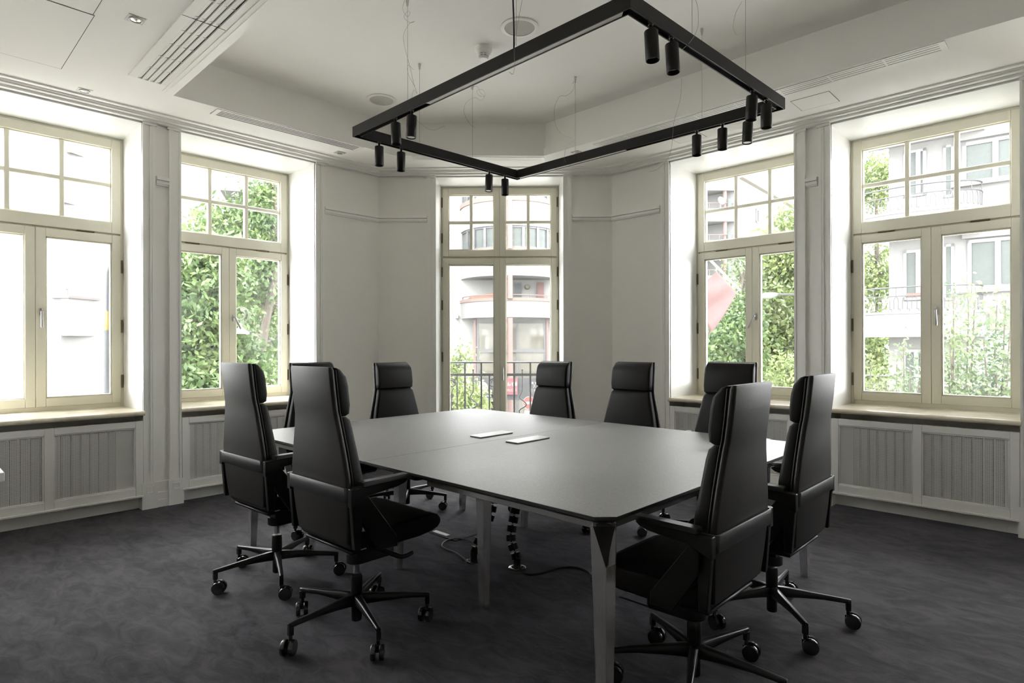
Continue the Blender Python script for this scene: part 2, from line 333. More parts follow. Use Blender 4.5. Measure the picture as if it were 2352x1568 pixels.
def window(name, W, a0, a1, label, hs=0.0, door=False, detail=True, sillr=True, ra1=None):
    D0 = -.59 if not door else -.42
    zb = ZSILL - .012 if not door else .01
    zt = 3.074; tr = 2.252 if not door else 2.285; mid = (a0 + a1) / 2
    t = thing(name, label, 'door' if door else 'window', W.P(mid, D0, zb), kind='structure')
    b = B(); ring(W, b, a0, a1, zb, zt, .022, D0 - .06, D0 + .012, wb=.045 if not door else .03)
    W.box(b, a0 + .02, a1 - .02, D0 - .06, D0 - .004, tr - .02, tr + .02)
    b.build('frame', CREAM, t, bevel=.002, seg=1, world=True)
    p0, p1 = D0 - .045, D0 + .024
    def sash(nm, x0, x1, z0, z1, cols, rows, w=.064, wb=.068, wt=.068):
        b = B(); ring(W, b, x0, x1, z0, z1, w, p0, p1, wb, wt)
        # glazing bead
        ring(W, b, x0 + w - .001, x1 - w + .001, z0 + wb - .001, z1 - wt + .001, .011, p0 + .01, p1 - .018)
        o = b.build(nm, CREAM, t, bevel=.003, seg=1, world=True)
        gx0, gx1, gz0, gz1 = x0 + w, x1 - w, z0 + wb, z1 - wt
        xs = [gx0 + (gx1 - gx0) * i / cols for i in range(cols + 1)]; zs = [gz0 + (gz1 - gz0) * i / rows for i in range(rows + 1)]
        for i in range(cols):
            for j in range(rows):
                q = B(); y = D0 - .012; q.add([W.P(xs[i], y, zs[j]), W.P(xs[i + 1], y, zs[j]), W.P(xs[i + 1], y, zs[j + 1]), W.P(xs[i], y, zs[j + 1])], [(0, 1, 2, 3)])
                q.build('pane', GLASS, o, world=True)
        for x in xs[1:-1]:
            q = B(); W.box(q, x - .0175, x + .0175, D0 - .035, D0 + .012, gz0, gz1); q.build('muntin', CREAM, o, bevel=.005, seg=1, world=True)
        for z in zs[1:-1]:
            q = B(); W.box(q, gx0, gx1, D0 - .033, D0 + .010, z - .0175, z + .0175); q.build('muntin', CREAM, o, bevel=.005, seg=1, world=True)
        return o
    e = .020
    if not door:
        up = sash('upper_sash', a0 + e, a1 - e, tr + .006, zt - .018, 3, 2, w=.066, wb=.096, wt=.076)
        lo = [sash('sash', a0 + e, mid - .001, zb + .045, tr - .008, 1, 1), sash('sash', mid + .001, a1 - e, zb + .045, tr - .008, 1, 1)]
        for s in (a0 + .27, a1 - .27): hinge_h(W, up, s, tr, D0 + .022)
    else:
        us = [sash('upper_sash', a0 + e, mid - .001, tr + .008, zt - .018, 2, 2, wb=.075, wt=.07), sash('upper_sash', mid + .001, a1 - e, tr + .008, zt - .018, 2, 2, wb=.075, wt=.07)]
        lo = [sash('sash', a0 + e, mid - .001, zb + .03, tr - .010, 1, 1, wt=.075, wb=.12), sash('sash', mid + .001, a1 - e, zb + .03, tr - .010, 1, 1, wt=.075, wb=.12)]
        for z in (2.50, 2.90): hinge_v(W, us[0], a0 + .013, z, D0 + .022); hinge_v(W, us[1], a1 - .013, z, D0 + .022)
    for z in ((1.0, 1.47, 1.98) if not door else (.45, 1.17, 1.75, 2.12)):
        hinge_v(W, lo[0], a0 + .013, z, D0 + .022); hinge_v(W, lo[1], a1 - .013, z, D0 + .022)
    hl = lo[1] if W is not WRIGHT else lo[0]
    handle(W, hl, mid + (.034 if W is not WRIGHT else -.034), 1.57 if not door else 1.03, p1, hs)
    # reveal lining in gloss paint
    r1 = ra1 or a1
    b = B()
    b.hexa([W.P(a0 - .02, -.03, 0 if door else .74), W.P(a0, -.016, 0 if door else .74), W.P(a0, D0 - .02, 0 if door else .74), W.P(a0 - .02, D0 - .02, 0 if door else .74),
            W.P(a0 - .02, -.03, ZHEAD), W.P(a0, -.016, ZHEAD), W.P(a0, D0 - .02, ZHEAD), W.P(a0 - .02, D0 - .02, ZHEAD)])
    b.hexa([W.P(r1, -.016, 0 if door else .74), W.P(r1 + .02, -.03, 0 if door else .74), W.P(a1 + .02, D0 - .02, 0 if door else .74), W.P(a1, D0 - .02, 0 if door else .74),
            W.P(r1, -.016, ZHEAD), W.P(r1 + .02, -.03, ZHEAD), W.P(a1 + .02, D0 - .02, ZHEAD), W.P(a1, D0 - .02, ZHEAD)])
    W.box(b, a0, r1, D0 - .02, -.016, ZHEAD - .002, ZHEAD + .02)
    b.build('reveal', GLOSSP, t, world=True)
    if not door:
        b = B(); W.box(b, a0 - .004, a1 + .004, D0 + .0, .008, .750, ZSILL)
        n = 8; b.loft([[W.P(s, .008 + .019 * math.cos(-math.pi / 2 + math.pi * k / n), .768 + .0185 * math.sin(-math.pi / 2 + math.pi * k / n)) for k in range(n + 1)] for s in (a0 - .006, a1 + .006)])
        b.build('sill', MARBLE, t, smooth=True, world=True)['label'] = 'polished beige marble sill with rounded nose'
    return t
window('window_1', WLEFT, *WINL[0], 'cream casement window facing the white rendered building', 0)
window('window_2', WLEFT, *WINL[1], 'cream casement window filled by the leafy tree', .45)
window('window_3', WRIGHT, *WINR[0], 'cream casement window with the red flag outside', .45)
window('window_4', WRIGHT, *WINR[1], 'cream casement window facing balconies and green shrubs', -.05)
window('added_window_5', WLEFT, *EXTL[0], 'added unseen cream casement window farther along the tree-window wall', 0)
window('added_window_6', WRIGHT, *EXTR[0], 'added unseen cream casement window farther along the flag-window wall', 0)
window('door_1', WCEN, DOOR[0], DOOR[1], 'tall cream double balcony door with glazing bars above', 0, door=True, ra1=1.95)

# ------------------------------------------------------------------ radiator covers
def radiator(W, a0, a1, label):
    t = thing('radiator_cover', label, 'radiator cover', W.P((a0 + a1) / 2, -.01, 0), group='perforated radiator covers under the windows')
    b = B(); mid = (a0 + a1) / 2; z0, z1 = .107, .706
    x0, x1 = a0 + .002, a1 - .002
    W.box(b, x0, x0 + .052, -.02, .0, z0, z1); W.box(b, x1 - .052, x1, -.02, .0, z0, z1); W.box(b, mid - .028, mid + .028, -.02, .0, z0, z1)
    for u0, u1 in ((x0 + .052, mid - .028), (mid + .028, x1 - .052)): W.box(b, u0, u1, -.02, 0, z0, z0 + .07); W.box(b, u0, u1, -.02, 0, z1 - .05, z1)
    W.box(b, x0, x1, -.02, .012, z0 - .004, z0 + .012)
    b.build('frame', TRIMP, t, bevel=.003, seg=1, world=True)
    for u0, u1 in ((x0 + .052, mid - .028), (mid + .028, x1 - .052)):
        q = B()                  # bead round each opening
        for (sa, sb, za, zb) in ((u0, u1, z0 + .07, z0 + .08), (u0, u1, z1 - .06, z1 - .05), (u0, u0 + .01, z0 + .08, z1 - .06), (u1 - .01, u1, z0 + .08, z1 - .06)): W.box(q, sa, sb, -.02, -.007, za, zb)
        q.build('bead', TRIMP, t, bevel=.003, seg=1, world=True)
        me = bpy.data.meshes.new('grille'); L = u1 - u0; Hh = z1 - z0 - .12
        me.from_pydata([(0, 0, 0), (L, 0, 0), (L, 0, Hh), (0, 0, Hh)], [], [(0, 1, 2, 3)]); me.materials.append(PERF)
        o = bpy.data.objects.new('grille', me); COL.objects.link(o); o.parent = t
        o.location = W.P(u0, -.016, z0 + .07) - t.location; o.rotation_euler = (0, 0, math.atan2(W.D.y, W.D.x))
    b = B(); W.box(b, x0, x1, -.10, -.085, 0, z0 + .01); b.build('toe_board', TRIMP, t, world=True)
    b = B()                      # the ribbed radiator inside
    k = int((a1 - a0 - .2) / .06)
    for i in range(k): W.box(b, a0 + .1 + i * .06, a0 + .145 + i * .06, -.25, -.14, .14, .62)
    b.build('heating_element', mat('radiator_enamel', (.42, .40, .36), .5), t, world=True)
radiator(WLEFT, *WINL[0], 'white radiator cover below the window facing the white building')
radiator(WLEFT, *WINL[1], 'white radiator cover below the tree window, behind black chairs')
radiator(WRIGHT, *WINR[0], 'white radiator cover below the flag window')
radiator(WRIGHT, *WINR[1], 'white radiator cover below the window with green shrubs outside')

# ------------------------------------------------------------------ ceiling fittings
def downlight(x, y, label):
    t = thing('recessed_downlight', label, 'downlight', (x, y, ZTOP), group='square recessed ceiling downlights')
    b = B(); b.box(-.043, .043, -.043, .043, -.003, -.0005); b.build('plate', mat('downlight_grey', (.45, .44, .40), .4, .3), t)
    B().lathe([(.034, -.0035), (.034, -.009), (.028, -.009), (.027, -.004)], 24).build('bezel', WHITEP, t, smooth=True)
    B().lathe([(.024, -.003), (.024, -.0065), (.012, -.011), (.004, -.012)], 24).build('reflector', STEEL, t, smooth=True)
downlight(.965, 3.85, 'square recessed downlight between the access panel and slot diffuser')
downlight(.98, 5.19, 'square recessed downlight above the window facing the white building')
downlight(2.98, 5.13, 'square recessed downlight beside the vent nearest the tree window')
downlight(4.545, 3.51, 'square recessed downlight between angled vent and long right-hand vent'.replace('right-hand ', ''))

def vent(name, p0, p1, q0, q1, nslat, label, posts=0, gp=.05):   # p0-p1 one end across, q0-q1 the other end
    p0, p1, q0, q1 = (Vector((*v, 0)) for v in (p0, p1, q0, q1))
    c = (p0 + p1 + q0 + q1) / 4; t = thing(name, label, 'air vent', (c.x, c.y, ZTOP))
    G = lambda u, v, z: (p0 + (p1 - p0) * v) * (1 - u) + (q0 + (q1 - q0) * v) * u + Vector((0, 0, ZTOP + z))
    Lm = ((q0 - p0).length); e = .035 / Lm
    def bx(b, u0, u1, v0, v1, z0, z1): b.hexa([G(u0, v0, z0), G(u1, v0, z0), G(u1, v1, z0), G(u0, v1, z0), G(u0, v0, z1), G(u1, v0, z1), G(u1, v1, z1), G(u0, v1, z1)])
    b = B(); bx(b, 0, 1, .02, .98, -.003, -.0005); b.build('slot_shade_sheet', DARKGAP, t, world=True)  # dark sheet under the ceiling; slot shade put into its colour
    b = B(); bx(b, 0, e, 0, 1, -.005, -.001); bx(b, 1 - e, 1, 0, 1, -.005, -.001); bx(b, e, 1 - e, 0, .13, -.005, -.001); bx(b, e, 1 - e, .87, 1, -.005, -.001)
    b.build('frame', VENTW, t, world=True)
    gap = gp; w = (.74 - gap * (nslat + 1)) / nslat
    for i in range(nslat):
        v = .13 + gap + i * (w + gap); q = B(); bx(q, e, 1 - e, v, v + w, -.0045, -.0035); q.build('slat', VENTW, t, world=True)
    for i in range(1, posts + 1):
        u = i / (posts + 1); q = B(); bx(q, u - .002, u + .002, .13, .87, -.0048, -.002); q.build('cross_bar', VENTW, t, world=True)
vent('linear_vent', (1.766, 5.0), (1.766, 4.85), (3.055, 4.98), (3.055, 4.83), 3, 'white linear ceiling vent along the tree-window wall', gp=.105)
vent('linear_vent', (3.596, 4.80), (3.52, 4.725), (4.53, 3.905), (4.445, 3.83), 3, 'white angled linear ceiling vent above the balcony door')
vent('linear_vent', (4.61, 3.26), (4.47, 3.26), (4.565, .625), (4.42, .625), 3, 'long white linear ceiling vent along the flag-window wall', 7)

t = thing('slot_diffuser', 'wide white four-slot ceiling air diffuser beside the coffer', 'air diffuser', (1.235, 3.0, ZTOP))
B().box(1.125, 1.35, 1.4, 4.655, ZTOP - .002, ZTOP - .0005).build('slot_shade_sheet', DARKGAP, t, world=True)  # dark sheet painting the shade between the blades
b = B(); b.box(1.122, 1.176, 1.4, 4.655, ZTOP - .013, ZTOP - .001); b.box(1.318, 1.352, 1.4, 4.655, ZTOP - .013, ZTOP - .001); b.box(1.176, 1.318, 4.648, 4.655, ZTOP - .013, ZTOP - .001)
b.build('frame', VENTW, t, world=True)
for i in range(4):
    x = 1.176 + i * .0375
    b = B()                      # curved blade turning up into the slot
    n = 6; pr = [(x + .001 + .021 * math.sin(k / n * math.pi / 2), ZTOP - .003 - .009 * (math.cos(k / n * math.pi / 2))) for k in range(n + 1)]
    b.loft([[(px_, yy, pz) for px_, pz in pr] for yy in (1.4, 4.646)], cap=False, closed=False); b.build('blade', VENTW, t, smooth=True, world=True, recalc=False)
    if i < 3: B().box(x + .026, x + .0375, 1.4, 4.648, ZTOP - .013, ZTOP - .002).build('slat', VENTW, t, world=True)
    for k in range(11):
        y = 4.63 - k * .2155; q = B(); q.box(x + .001, x + .022, y - .0015, y + .0015, ZTOP - .0135, ZTOP - .002); q.build('divider', VENTW, t, world=True)
B().box(1.122, 1.352, 3.585, 3.589, ZTOP - .0138, ZTOP - .012).build('joint', DARKGAP, t, world=True)

def groove_panel(x0, x1, y0, y1, label):
    t = thing('access_panel', label, 'access panel', ((x0 + x1) / 2, (y0 + y1) / 2, ZTOP), group='flush ceiling access panels')
    B().box(x0, x1, y0, y1, ZTOP - .0018, ZTOP - .0004).build('joint', mat('panel_joint', (.10, .095, .09), .9), t, world=True)
    B().box(x0 + .0035, x1 - .0035, y0 + .0035, y1 - .0035, ZTOP - .0022, ZTOP - .0005).build('panel', CEILP, t, world=True)
groove_panel(4.72, 4.975, 1.352, 1.622, 'flush square ceiling access panel between long vent and shrub window')
groove_panel(4.85, 5.005, 2.425, 2.683, 'flush ceiling access panel between long vent and flag window')
groove_panel(.0, .797, 3.968, 4.892, 'large flush ceiling access panel facing the white building window')
groove_panel(.0, .789, 2.6, 3.962, 'large flush ceiling access panel farther from the windows')

def speaker(x, y, label):
    t = thing('ceiling_speaker', label, 'speaker', (x, y, ZC), group='round ceiling speakers in the coffer')
    B().lathe([(.128, -.0005), (.128, -.006), (.118, -.010), (.104, -.010), (.102, -.004)], 40).build('rim', WHITEP, t, smooth=True)
    B().lathe([(.102, -.001), (.102, -.006), (.05, -.0065), (.001, -.0066)], 40).build('grille', mat('speaker_mesh', (.50, .485, .45), .7, bump=(900, .4, .002, 0)), t)
speaker(3.01, 4.48, 'round ceiling speaker in the coffer, near the tree-window vent')
speaker(2.977, 2.785, 'round ceiling speaker above the pendant track light')
t = thing('smoke_detector', 'white domed smoke detector on the coffer ceiling', 'smoke detector', (3.0, 3.165, ZC))
B().lathe([(.064, 0), (.065, -.018), (.062, -.022), (.064, -.026), (.052, -.045), (.038, -.050)], 32).build('base', WHITEP, t, smooth=True)
B().lathe([(.030, -.049), (.030, -.072)], 32).build('sensor_chamber', mat('detector_slots', (.22, .21, .18), .6), t, smooth=True)
b = B(); b.lathe([(.0345, -.070), (.036, -.078), (.030, -.086), (.01, -.088)], 32); b.lathe([(.034, -.056), (.0345, -.059), (.034, -.062)], 32)
for k in range(8): a = k * math.pi / 4; b.box(.033 * math.cos(a) - .003, .033 * math.cos(a) + .003, .033 * math.sin(a) - .003, .033 * math.sin(a) + .003, -.072, -.048)
b.build('sensor_cap', WHITEP, t, smooth=True)

# ------------------------------------------------------------------ pendant track light
FA, FB, FC, FD = Vector((2.235, 1.432, 0)), Vector((3.875, 1.362, 0)), Vector((3.875, 3.66, 0)), Vector((2.262, 3.725, 0))
ZB0, ZB1, BW = 2.765, 2.835, .044
t = thing('pendant_track_light', 'black rectangular track light frame hung from thin wires above the table', 'pendant light', ((FA + FC) / 2 + Vector((0, 0, ZB0))))
corners = [FA, FB, FC, FD]; cen = sum(corners, Vector()) / 4
inner = [Vector((p.x, p.y, 0)) for p in offset_loop([tuple(c.xy) for c in corners], -BW)]
names_led = {3: (.55, .0), 2: (1.0, .52)}
for i in range(4):
    j = (i + 1) % 4; o0, o1, i0, i1 = corners[i], corners[j], inner[i], inner[j]
    zz = lambda p, z: Vector((p.x, p.y, z))
    w = .006 / BW; m0, m1 = o0.lerp(i0, w), o1.lerp(i1, w); k0, k1 = o0.lerp(i0, 1 - w), o1.lerp(i1, 1 - w)
    b = B(); b.hexa([zz(o0, ZB0), zz(o1, ZB0), zz(m1, ZB0), zz(m0, ZB0), zz(o0, ZB1), zz(o1, ZB1), zz(m1, ZB1), zz(m0, ZB1)])
    b.hexa([zz(k0, ZB0), zz(k1, ZB0), zz(i1, ZB0), zz(i0, ZB0), zz(k0, ZB1), zz(k1, ZB1), zz(i1, ZB1), zz(i0, ZB1)])
    b.hexa([zz(m0, ZB0 + .02), zz(m1, ZB0 + .02), zz(k1, ZB0 + .02), zz(k0, ZB0 + .02), zz(m0, ZB1), zz(m1, ZB1), zz(k1, ZB1), zz(k0, ZB1)])
    beam = b.build('track_beam', BLACKM, t, world=True)
    if i in (3, 2):               # LED strips in the two beams that carry them
        u0, u1 = (.30, .992) if i == 3 else (.008, .46)
        if i == 3: u0, u1 = .325, .985
        if i == 1: u0, u1 = .5, .98
    if i == 3: led = (.36, .985)
    elif i == 1: led = (.50, .985)
    else: led = None
    if led:
        f = lambda a, c, u: zz(a.lerp(c, u), ZB0 + .003)
        q = B(); q.add([f(m0, m1, led[0]), f(m0, m1, led[1]), f(k0, k1, led[1]), f(k0, k1, led[0])], [(0, 1, 2, 3)]); q.build('led_strip', LEDS, beam, world=True)
def bez(pts, n=10):               # Catmull-Rom through the points
    P = [Vector(p) for p in pts]; P = [P[0] * 2 - P[1]] + P + [P[-1] * 2 - P[-2]]; out = []
    for i in range(1, len(P) - 2):
        for k in range(n):
            u = k / n; out.append(.5 * (2 * P[i] + (P[i + 1] - P[i - 1]) * u + (2 * P[i - 1] - 5 * P[i] + 4 * P[i + 1] - P[i + 2]) * u * u + (3 * P[i] - P[i - 1] - 3 * P[i + 1] + P[i + 2]) * u ** 3))
    out.append(P[-2]); return out
def hanger(x, y, curl):
    b = B(); b.tube([(x, y, ZB1), (x, y, ZC - .045)], .0012, 5)
    b.build('suspension_wire', WIREM, t, world=True)
    B().lathe([(.010, ZC), (.010, ZC - .022), (.0075, ZC - .026), (.0075, ZC - .04), (.003, ZC - .046)], 12, (x, y, 0)).build('wire_anchor', STEEL, t, smooth=True, world=True)
    if curl:
        d = FW.dot(Vector((x, y, 0))); pts = [at(a, c, d - .02) for a, c in curl]
        B().tube(bez(pts), .0009, 5).build('loose_wire', WIREM, t, smooth=True, world=True)
hanger(2.83, 3.700, [(950, 160), (938, 150), (937, 168), (953, 200), (958, 215), (950, 207), (945, 240), (955, 272), (990, 298), (1022, 289)])
hanger(3.36, 3.680, [(1080, 203), (1095, 198), (1103, 212), (1113, 221), (1100, 219), (1096, 208), (1108, 206), (1114, 218), (1105, 231), (1090, 224), (1070, 237), (1066, 258), (1078, 283), (1090, 293)])
hanger(3.845, 2.985, [(1318, 184), (1315, 192), (1320, 188), (1315, 208), (1300, 220), (1285, 222), (1273, 250), (1276, 285), (1290, 307), (1318, 321), (1302, 335), (1296, 362), (1300, 373)])
hanger(2.25, 3.062, [(930, 0), (925, 20), (935, 38), (942, 30), (936, 26), (928, 40), (942, 52), (953, 49), (940, 55), (927, 80), (930, 110), (942, 155), (950, 190), (955, 205)])
hanger(2.75, 1.408, [(1596, -6), (1603, 20), (1603, 60), (1590, 90), (1565, 116)])
hanger(3.335, 1.385, [(1705, 2), (1690, 30), (1684, 62), (1692, 80), (1702, 76)])
hanger(2.235, 2.115, [(1200, -4), (1192, 40), (1182, 110), (1182, 150), (1178, 170), (1170, 166)])
hanger(3.86, 1.905, [(1566, 180), (1562, 230), (1548, 280), (1540, 350), (1515, 385), (1490, 395)])
B().tube(bez([(2.245, 2.14, ZB1 - .002), (2.255, 2.15, 2.95), (2.30, 2.20, 3.2), (2.33, 2.23, ZC)], 6), .0045, 8).build('power_cable', PLASTIC, t, smooth=True, world=True)

def spot_proto():
    s = thing('track_spotlight', 'x', 'spotlight')
    B().lathe([(.008, 0), (.008, -.034)], 12).build('stem', BLACKM, s, smooth=True)
    B().lathe([(.012, .012), (.013, 0), (.012, -.004)], 12).build('adapter', mat('adapter_grey', (.10, .095, .09), .4, .4), s, smooth=True)
    B().lathe([(.02, -.032), (.0305, -.033), (.0318, -.036), (.0318, -.168), (.0305, -.170), (.0285, -.169), (.0275, -.150), (.02, -.150)], 28).build('body', BLACKM, s, smooth=True)
    B().lathe([(.0270, -.151), (.0265, -.154), (.004, -.158)], 24).build('lens', mat('spot_lens_dark', (.05, .05, .05), .25), s, smooth=True)
    return s
sp0 = spot_proto(); used = False
zs = ZB0 + .004
for px, py, beam, lean in ((1497, 62, 'ab', (-.06, .0)), (1546, 92, 'ab', (-.06, 0)), (1733, 212, 'ab', (.05, 0)), (1767, 232, 'ab', (0, 0)),
                     (1600, 305, 'bc', (0, 0)), (1660, 290, 'bc', (0, 0)), (1723, 277, 'bc', (.02, .05)), (864, 334, 'cd', (0, 0)), (915, 347, 'cd', (.05, 0)),
                     (1115, 400, 'cd', (0, .05)), (1152, 409, 'cd', (0, 0)), (902, 275, 'da', (-.06, 0)), (939, 257, 'da', (.03, .03))):
    o = sp0 if not used else copy_tree(sp0); used = True
    P = onz(px, py, 2.755); a, c = {'ab': (FA, FB), 'bc': (FB, FC), 'cd': (FC, FD), 'da': (FD, FA)}[beam]
    e = (c - a).normalized(); m = a + e * (P - a).dot(e); m += (cen - m).normalized() * (BW / 2) if False else Vector((-e.y, e.x, 0)) * (BW / 2)
    o.location = (m.x, m.y, zs); o.rotation_euler = (lean[0], lean[1], 0)
    lab = {'ab': ('black cylinder spotlight on the track beam facing the short empty table end', 'spotlights on the beam over the two-chair short side'),
           'bc': ('black cylinder spotlight on the long track beam toward the flag window', 'spotlights on the beam toward the flag window'),
           'cd': ('black cylinder spotlight on the short track beam nearest the tree window', 'spotlights on the beam nearest the tree window'),
           'da': ('black cylinder spotlight on the long track beam carrying the power cable', 'spotlights on the beam with the power cable')}[beam]
    o['label'], o['group'] = lab
    if (px, py) in ((939, 257), (1115, 400), (1723, 277)):
        ln = [c for c in o.children if c.name.startswith('lens')][0]; ln.data = ln.data.copy(); ln.data.materials[0] = LENS; ln.location.z = -.010  # pale copy so these lenses look lit
    if beam == 'ab': o['label'] = 'black cylinder spotlight on the short track beam away from tree window'

# ------------------------------------------------------------------ conference table (two tops pushed together)
TX0, TX1, TY0, TYM, TY1, TZ = 1.60, 3.61, 1.116, 2.536, 3.956, .74
def leg(t, x, y, sx, sy, facet=True):  # sx, sy point to the outer corner; tapered chrome leg with a cut facet at the top
    w1, w0 = .064, .036; zt, zf = .700, .575; b = B()
    def sq(w, z): return [(x, y, z), (x - sx * w, y, z), (x - sx * w, y - sy * w, z), (x, y - sy * w, z)]
    wf = w0 + (w1 - w0) * zf / zt
    bot, md, top = sq(w0, .0), sq(wf, zf), sq(w1, zt)
    b.add(bot + md, [(0, 3, 2, 1), (0, 1, 5, 4), (1, 2, 6, 5), (2, 3, 7, 6), (3, 0, 4, 7)])
    if facet:
        c1, c2 = (x - sx * .052, y, zt), (x, y - sy * .052, zt)
        b.add([md[0], md[1], md[2], md[3], c1, top[1], top[2], top[3], c2], [(0, 1, 5, 4), (1, 2, 6, 5), (2, 3, 7, 6), (3, 0, 8, 7), (4, 5, 6, 7, 8)])
        l = b.build('leg', CHROME, t, world=True, bevel=.0015, seg=1)
        q = B(); q.add([md[0], c1, c2], [(0, 1, 2)]); nrm = Vector((sx, sy, .3)).normalized() * .0015
        q.v = [tuple(Vector(v) + nrm) for v in q.v]; q.build('facet', BLACKM, l, world=True)
    else:
        b.add(md + top, [(0, 1, 5, 4), (1, 2, 6, 5), (2, 3, 7, 6), (3, 0, 4, 7), (4, 5, 6, 7)]); b.build('leg', CHROME, t, world=True, bevel=.0015, seg=1)
def table(y0, y1, outer, label, inner_y, extra=()):
    t = thing('conference_table', label, 'table', ((TX0 + TX1) / 2, (y0 + y1) / 2, 0), group='two table halves pushed together')
    c = .052; g = .0012
    if outer < 0: poly = [(TX0 + c, y0), (TX1 - c, y0), (TX1, y0 + c), (TX1, y1 - g), (TX0, y1 - g), (TX0, y0 + c)]
    else: poly = [(TX0, y0 + g), (TX1, y0 + g), (TX1, y1 - c), (TX1 - c, y1), (TX0 + c, y1), (TX0, y1 - c)]
    ins = [(p.x, p.y) for p in offset_loop(poly, -.022)]; ins2 = [(p.x, p.y) for p in offset_loop(poly, -.0015)]
    b = B(); b.loft([[(*p, TZ - .0012) for p in poly], [(*p, TZ) for p in ins2]]); b.build('tabletop', LAMINATE, t, world=True)
    b = B(); b.loft([[(*p, TZ - .026) for p in ins], [(*p, TZ - .012) for p in poly], [(*p, TZ - .0012) for p in poly]]); b.build('edge_band', EDGEM, t, world=True)
    ye = y0 if outer < 0 else y1; so = -1 if outer < 0 else 1
    leg(t, TX0 + .02, ye - so * .02, -1, so); leg(t, TX1 - .02, ye - so * .02, 1, so)
    for x in (2.045, 3.13): leg(t, x, inner_y, -1, so, facet=False)
    for x, y in extra: leg(t, x, y, -1, so, facet=False)
    def rail(x0, x1, ya, yb): B().box(x0, x1, ya, yb, TZ - .050, TZ - .026).build('rail', CHROME, t, world=True, bevel=.001, seg=1)
    rail(TX0 + .03, TX0 + .05, min(ye, inner_y) + .08, max(ye, inner_y) - .08); rail(TX1 - .05, TX1 - .03, min(ye, inner_y) + .08, max(ye, inner_y) - .08)
    a = ye - so * .04; rail(TX0 + .09, TX1 - .09, a - .01, a + .01)
    rail(2.05, 3.15, inner_y - .01, inner_y + .01)
    fy = 2.385 if outer < 0 else 2.69
    f = B(); f.box(2.47, 2.757, fy - .051, fy + .051, TZ + .0065, TZ + .0095); f.build('power_flap', STEEL, t, world=True, bevel=.0012, seg=2)['label'] = 'brushed steel power flap'
    B().box(2.474, 2.753, fy - .047, fy + .047, TZ - .0005, TZ + .0066).build('flap_base', EDGEM, t, world=True)
    B().box(2.45, 2.78, fy - .07, fy + .07, TZ - .085, TZ - .026).build('socket_tray', BLACKM, t, world=True)
table(TY0, TYM, -1, 'grey laminate table half beside the chrome leg with open floor', 2.165)
table(TYM, TY1, 1, 'grey laminate table half reaching toward the tree window', 2.93, [(3.125, 3.59)])
bpy.context.view_layer.update()
for o in list(bpy.data.objects):
    if o.get('category') == 'table' and o.location.y < TYM: o['label'] = 'grey laminate table half farther from the tree window'

